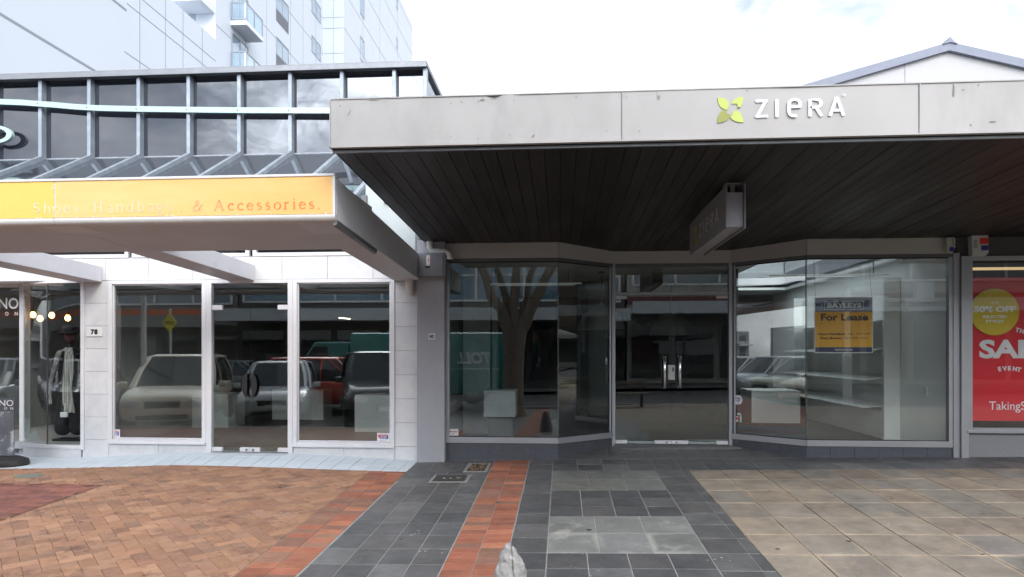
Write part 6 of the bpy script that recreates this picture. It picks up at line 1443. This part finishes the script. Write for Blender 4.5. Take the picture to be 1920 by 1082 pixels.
# ------------------------------------------------------------------ vehicles parked behind the camera
M_tyre = mat('tyre_rubber', (.02, .02, .02), .85, var=.1); M_rim = mat('alloy_rim', (.45, .46, .47), .3, .8, var=0)
M_cg = tint('car_glass', .07, (.012, .014, .015), .02); M_hl = mat('headlight_lens', (.55, .57, .58), .12, var=0); M_chr = mat('chrome', (.7, .7, .7), .15, 1.0, var=0); M_blkp = MATS['black_plastic']
def car(label, x, y, rot, L_, W_, H_, col, hood=.27, wind=.16, belt=.55, van=False):
    """front faces local -Y; rotated about z by rot (towards the shops when 180)"""
    t = thing('parked_car', label, 'car', (x, y, road_z(x, y) - .02), 'cars parked along the kerb'); t.rotation_euler = (0, 0, R(rot))
    paint = mat('car_paint_' + '_'.join('%d' % int(c * 100) for c in col), col, .3, .15, var=.02, spec=.5, coat=.8)
    zl = .20; zb_ = H_ * belt; w = W_ / 2
    st = [  # (s along length 0=front .. 1=rear, half width, belt z, roof z, roof half width)
        (0, .70 * w, zb_ * .72, None), (.015, .88 * w, zb_ * .80, None), (.06, .96 * w, zb_ * .88, None), (hood, w, zb_, None),
        (hood + wind, w, zb_ * 1.02, (H_ * .965, .74 * w)), (hood + wind + .12, w, zb_ * 1.03, (H_, .76 * w)), (.78, w, zb_ * 1.05, (H_ * .985, .75 * w)), (.90 if van else .84, .985 * w, zb_ * 1.06, (H_ * .95, .72 * w)),
        (.97, .95 * w, zb_ * 1.04, None), (1.0, .85 * w, zb_ * .95, None)]
    rings = []
    for s, hw, zb2, roof in st:
        yy = -L_ / 2 + s * L_; rz, rw = (zb2 + .035, hw * .80)
        low = zl + (.10 if s < .01 or s > .99 else 0)
        ring = [(0, low), (hw * .86, low), (hw * .98, low + .12), (hw, (low + zb2) / 2), (hw * .99, zb2 - .10), (hw * .93, zb2), (rw, rz), (rw * .82, rz + .012), (0, rz + .03)]
        rings.append([(a, yy, z) for a, z in ring])
    def mk(pred, grow=0.0):
        m_ = MB()
        for i in range(len(rings) - 1):
            for k_ in range(8):
                if not pred(i, k_): continue
                for sg in (1, -1):
                    q = [rings[i][k_], rings[i][k_ + 1], rings[i + 1][k_ + 1], rings[i + 1][k_]]
                    m_.add([(a * sg, yy, z) for a, yy, z in q], [(0, 1, 2, 3)])
        return m_
    isglass = lambda i, k_: (k_ == 5 and 3 <= i <= 7) or (k_ in (5, 6, 7) and (i == 3 or i == 7))
    def fin(m_, nm, mt, sub=True):
        bm = bmesh.new(); vs = [bm.verts.new(v) for v in m_.v]
        for f in m_.f: bm.faces.new([vs[i] for i in f])
        bmesh.ops.remove_doubles(bm, verts=bm.verts, dist=.0005); bmesh.ops.recalc_face_normals(bm, faces=bm.faces)
        me = bpy.data.meshes.new(nm); bm.to_mesh(me); bm.free(); me.materials.append(mt); me.polygons.foreach_set('use_smooth', [True] * len(me.polygons))
        o = bpy.data.objects.new(nm, me); sc.collection.objects.link(o); o.parent = t
        return o
    allq = mk(lambda i, k_: True); allq.add([p for p in rings[0]] + [(-a, yy, z) for a, yy, z in rings[0]], [tuple(range(9)), tuple(range(9, 18))[::-1]]); allq.add([p for p in rings[-1]] + [(-a, yy, z) for a, yy, z in rings[-1]], [tuple(range(9))[::-1], tuple(range(9, 18))])
    bo = fin(allq, 'body', paint); sb = bo.modifiers.new('subdivision', 'SUBSURF'); sb.levels = 2; sb.render_levels = 2
    def lay(quads, nm, mt, th=.012):
        m_ = MB()
        for q in quads: m_.prism(q, (Vector(q[1]) - Vector(q[0])).cross(Vector(q[2]) - Vector(q[0])).normalized() * th)
        me = bpy.data.meshes.new(nm); me.from_pydata([tuple(p) for p in m_.v], [], m_.f); me.materials.append(mt)
        bm = bmesh.new(); bm.from_mesh(me); bmesh.ops.recalc_face_normals(bm, faces=bm.faces); bm.to_mesh(me); bm.free()
        o = bpy.data.objects.new(nm, me); sc.collection.objects.link(o); o.parent = t; return o
    def inner(i, k_, a0=.08, a1=.92, b0=.10, b1=.88, sg=1, out=.012):
        A, Bq, C, Dq = (Vector((p[0] * sg, p[1], p[2])) for p in (rings[i][k_], rings[i][k_ + 1], rings[i + 1][k_ + 1], rings[i + 1][k_]))
        f = lambda s, t_: A.lerp(Dq, s).lerp(Bq.lerp(C, s), t_)
        q = [f(a0, b0), f(a1, b0), f(a1, b1), f(a0, b1)]; n = (q[1] - q[0]).cross(q[3] - q[0]).normalized(); c = sum(q, Vector()) / 4
        if n.dot(c - Vector((0, c.y, zb_))) < 0: n = -n
        return [p + n * out for p in q]
    yf = -L_ / 2
    ya_, yb_ = yf + L_ * hood - .02, yf + L_ * (.965 if van else .93); yc_, yd_ = yf + L_ * (hood + wind), yf + L_ * (.90 if van else .82)
    lv = [(zb_ - .02, ya_, yb_, .925 * w), (zb_ + (H_ - zb_) * .5, (ya_ + yc_) / 2 + .02, (yb_ + yd_) / 2 + .03, .865 * w), (H_ - .03, yc_, yd_, .74 * w)]
    def rg(z, y0, y1, hw): return [(hw * .86 * 1, y0, z), (hw, y0 + .22, z), (hw, y1 - .12, z), (hw * .88, y1, z), (-hw * .88, y1, z), (-hw, y1 - .12, z), (-hw, y0 + .22, z), (-hw * .86, y0, z), (0, y0 - .10, z)]
    gm = MB(); vs = [p for l in lv for p in rg(*l)]
    gm.add(vs, [(i * 9 + k_, i * 9 + (k_ + 1) % 9, (i + 1) * 9 + (k_ + 1) % 9, (i + 1) * 9 + k_) for i in range(2) for k_ in range(9)] + [tuple(range(18, 27)), tuple(range(9))[::-1]])
    go = gm.build('glasshouse', M_cg, None); go.parent = t
    pm = MB(); R0, R1, R2 = rg(*lv[0]), rg(*lv[1]), rg(*lv[2])
    def lift(p, e=.012): return (p[0] + (e if p[0] > 0 else -e), p[1], p[2])
    for k_, wd in ((0, .07), (1, .05), (2, .10), (3, .08), (4, .08), (5, .10), (6, .05), (7, .07)):
        pm.bar(lift(R0[k_]), lift(R1[k_]), wd, .03); pm.bar(lift(R1[k_]), lift(R2[k_]), wd, .03)
    for sg in (1, -1):
        ym = yf + L_ * .53
        pm.bar((sg * (lv[0][3] + .004), ym, lv[0][0]), (sg * (lv[1][3] + .004), ym, lv[1][0]), .07, .03); pm.bar((sg * (lv[1][3] + .004), ym, lv[1][0]), (sg * (lv[2][3] + .004), ym, lv[2][0]), .07, .03)
    po = pm.build('pillars', paint, None); po.parent = t
    rfm = MB(); e = .02
    top = [(a * 1.03, yy + (-e if yy < 0 else e), z) for a, yy, z in R2]; cen = sum(p[1] for p in top) / 9
    rfm.add([(a, yy, z - .03) for a, yy, z in top] + [(a, yy, z + .01) for a, yy, z in top] + [(a * .8, cen + (yy - cen) * .9, z + .05) for a, yy, z in top], [(i * 9 + k_, i * 9 + (k_ + 1) % 9, (i + 1) * 9 + (k_ + 1) % 9, (i + 1) * 9 + k_) for i in range(2) for k_ in range(9)] + [tuple(range(18, 27))])
    ro_ = rfm.build('roof', paint, None, smooth=60); ro_.parent = t
    for sg in (1, -1):
        h = MB(); h.lathe([(.0, -.02), (.09, -.015), (.12, .03), (.12, .06)], (0, 0, 0), 14, 'y'); h.v = [(a * 1.6 + sg * w * .62, yy * 1.0 + yf + .012, z * .8 + zb_ * .66) for a, yy, z in h.v]
        me_ = h.build('headlight', M_hl, None, smooth=50); me_.parent = t
        mr = MB(); mr.cbox(sg * (w + .02), sg * (w + .20), yf + L_ * (hood + .06), yf + L_ * (hood + .06) + .09, zb_ - .02, zb_ + .12, .03); o_ = mr.build('mirror', paint, None, smooth=50); o_.parent = t
    gr = MB(); gr.cbox(-.34, .34, yf - .012, yf + .05, zb_ * .56, zb_ * .70, .02); o_ = gr.build('grille', M_blkp, None); o_.parent = t
    ch = MB(); ch.cbox(-.36, .36, yf - .022, yf + .02, zb_ * .70, zb_ * .735, .01); o_ = ch.build('grille_bar', M_chr, None); o_.parent = t
    lw = MB(); lw.cbox(-.5, .5, yf - .012, yf + .05, .27, .36, .02); o_ = lw.build('lower_grille', M_blkp, None); o_.parent = t
    np_ = MB(); np_.cbox(-.18, .18, yf - .03, yf - .014, .40, .50, .004); o_ = np_.build('number_plate', M_cream, None); o_.parent = t
    for yy in (yf + L_ * .17, yf + L_ * .81):
        for sg in (1, -1):
            ar = MB(); ar.lathe([(.36, sg * (w - .16)), (.37, sg * (w + .004)), (.35, sg * (w + .006))], (0, yy, .33), 24, 'x'); o_ = ar.build('wheel_arch', M_blkp, None); o_.parent = t
            wh = MB(); wh.lathe([(.24, sg * (w - .2)), (.31, sg * (w - .19)), (.325, sg * (w - .1)), (.31, sg * (w + .01)), (.22, sg * (w + .018))], (0, yy, .325), 28, 'x'); wo = wh.build('wheel', M_tyre, None, smooth=40); wo.parent = t
            rm = MB(); rm.lathe([(.21, sg * (w - .02)), (.215, sg * (w + .012)), (.19, sg * (w + .02)), (.17, sg * (w - .01))], (0, yy, .325), 24, 'x')
            for k_ in range(5):
                a = 6.283 * k_ / 5; rm.bar((sg * (w + .008), yy, .325), (sg * (w + .012), yy + .19 * math.cos(a), .325 + .19 * math.sin(a)), .045, .03)
            ro = rm.build('rim', M_rim, None); ro.parent = wo
    return t
car('cream people carrier with its nose towards the left window', -9.05, 1.05, 160, 4.6, 1.83, 1.60, (.80, .76, .62), .20, .20, .56, True)
car('silver wagon parked beside the cream people carrier', -7.6, -1.2, 162, 4.6, 1.75, 1.50, (.62, .65, .69), .24, .17, .57, True)
car('black off-roader parked nose in beside the silver wagon', -4.75, -.65, 160, 4.7, 1.85, 1.74, (.012, .012, .014), .26, .13, .58, True)
car('red hatchback standing crosswise on the road', -7.2, -4.25, 88, 4.4, 1.76, 1.66, (.60, .05, .02), .26, .18, .56, True)
car('pale green car parked left of the cream people carrier', -12.1, .9, 160, 4.4, 1.75, 1.48, (.38, .42, .32), .25, .18, .57)
car('silver hatch three places from the kerb buildout', -15.0, .9, 160, 4.3, 1.72, 1.50, (.42, .45, .50), .24, .18, .57, True)
car('white car farther along the parking row', -17.9, .9, 160, 4.5, 1.76, 1.46, (.62, .63, .63), .26, .18, .57)
car('dark grey car near the end of the parking row', -20.8, .9, 160, 4.5, 1.76, 1.46, (.10, .10, .11), .26, .18, .57)
car('white hatchback at the end of the parking row', -23.7, .9, 160, 4.2, 1.72, 1.50, (.60, .61, .62), .24, .18, .57, True)
car('blue grey car standing on the far side of the road', -13.6, -11.5, 92, 4.5, 1.76, 1.46, (.14, .18, .22), .26, .18, .57)
# green delivery truck
TK = thing('delivery_truck', 'teal green delivery van with white TOLL lettering, mirrored in the window beside the pillar', 'truck', (-4.2, -6.2, 0))
tz = -.12; M_teal = mat('teal_paint', (.02, .22, .20), .35, var=.03, coat=.4)
b = MB(); b.cbox(-7.0, -1.80, -7.3, -5.25, tz + .35, tz + 2.35, .10); b.build('box_body', M_teal, TK, smooth=40)
b = MB(); b.prism([(-9.3, -7.2, tz + .35), (-7.02, -7.2, tz + .35), (-7.02, -7.2, tz + 2.05), (-8.2, -7.2, tz + 2.05), (-8.75, -7.2, tz + 1.2), (-9.25, -7.2, tz + 1.05)], (0, 1.9, 0)); b.build('cab', M_teal, TK, bevel=.05)
b = MB(); b.prism([(-8.65, -5.29, tz + 1.25), (-7.75, -5.29, tz + 1.25), (-7.75, -5.29, tz + 1.9), (-8.2, -5.29, tz + 1.9)], (0, .02, 0)); b.build('side_window', M_cg, TK)
for x in (-8.4, -2.9):
    for y in (-7.2, -5.4): b = MB(); b.lathe([(.2, -.12), (.34, -.12), (.36, 0), (.34, .12), (.2, .12)], (x, y, tz + .36), 24, 'y'); wo = b.build('wheel', M_tyre, TK); b = MB(); b.lathe([(.19, -.1), (.19, .13), (.05, .14)], (x, y, tz + .36), 20, 'y'); b.build('rim', M_rim, wo)
b = MB(); text_mb(b, 'TOLL', .5, (-2.25, -5.235, tz + 1.35), (-1, 0, 0), depth=.004, weight=.02, shear=.25, width=1.1); b.box(-6.8, -2.0, -5.249, -5.238, tz + 1.15, tz + 1.18); b.build('lettering', M_wl, TK)
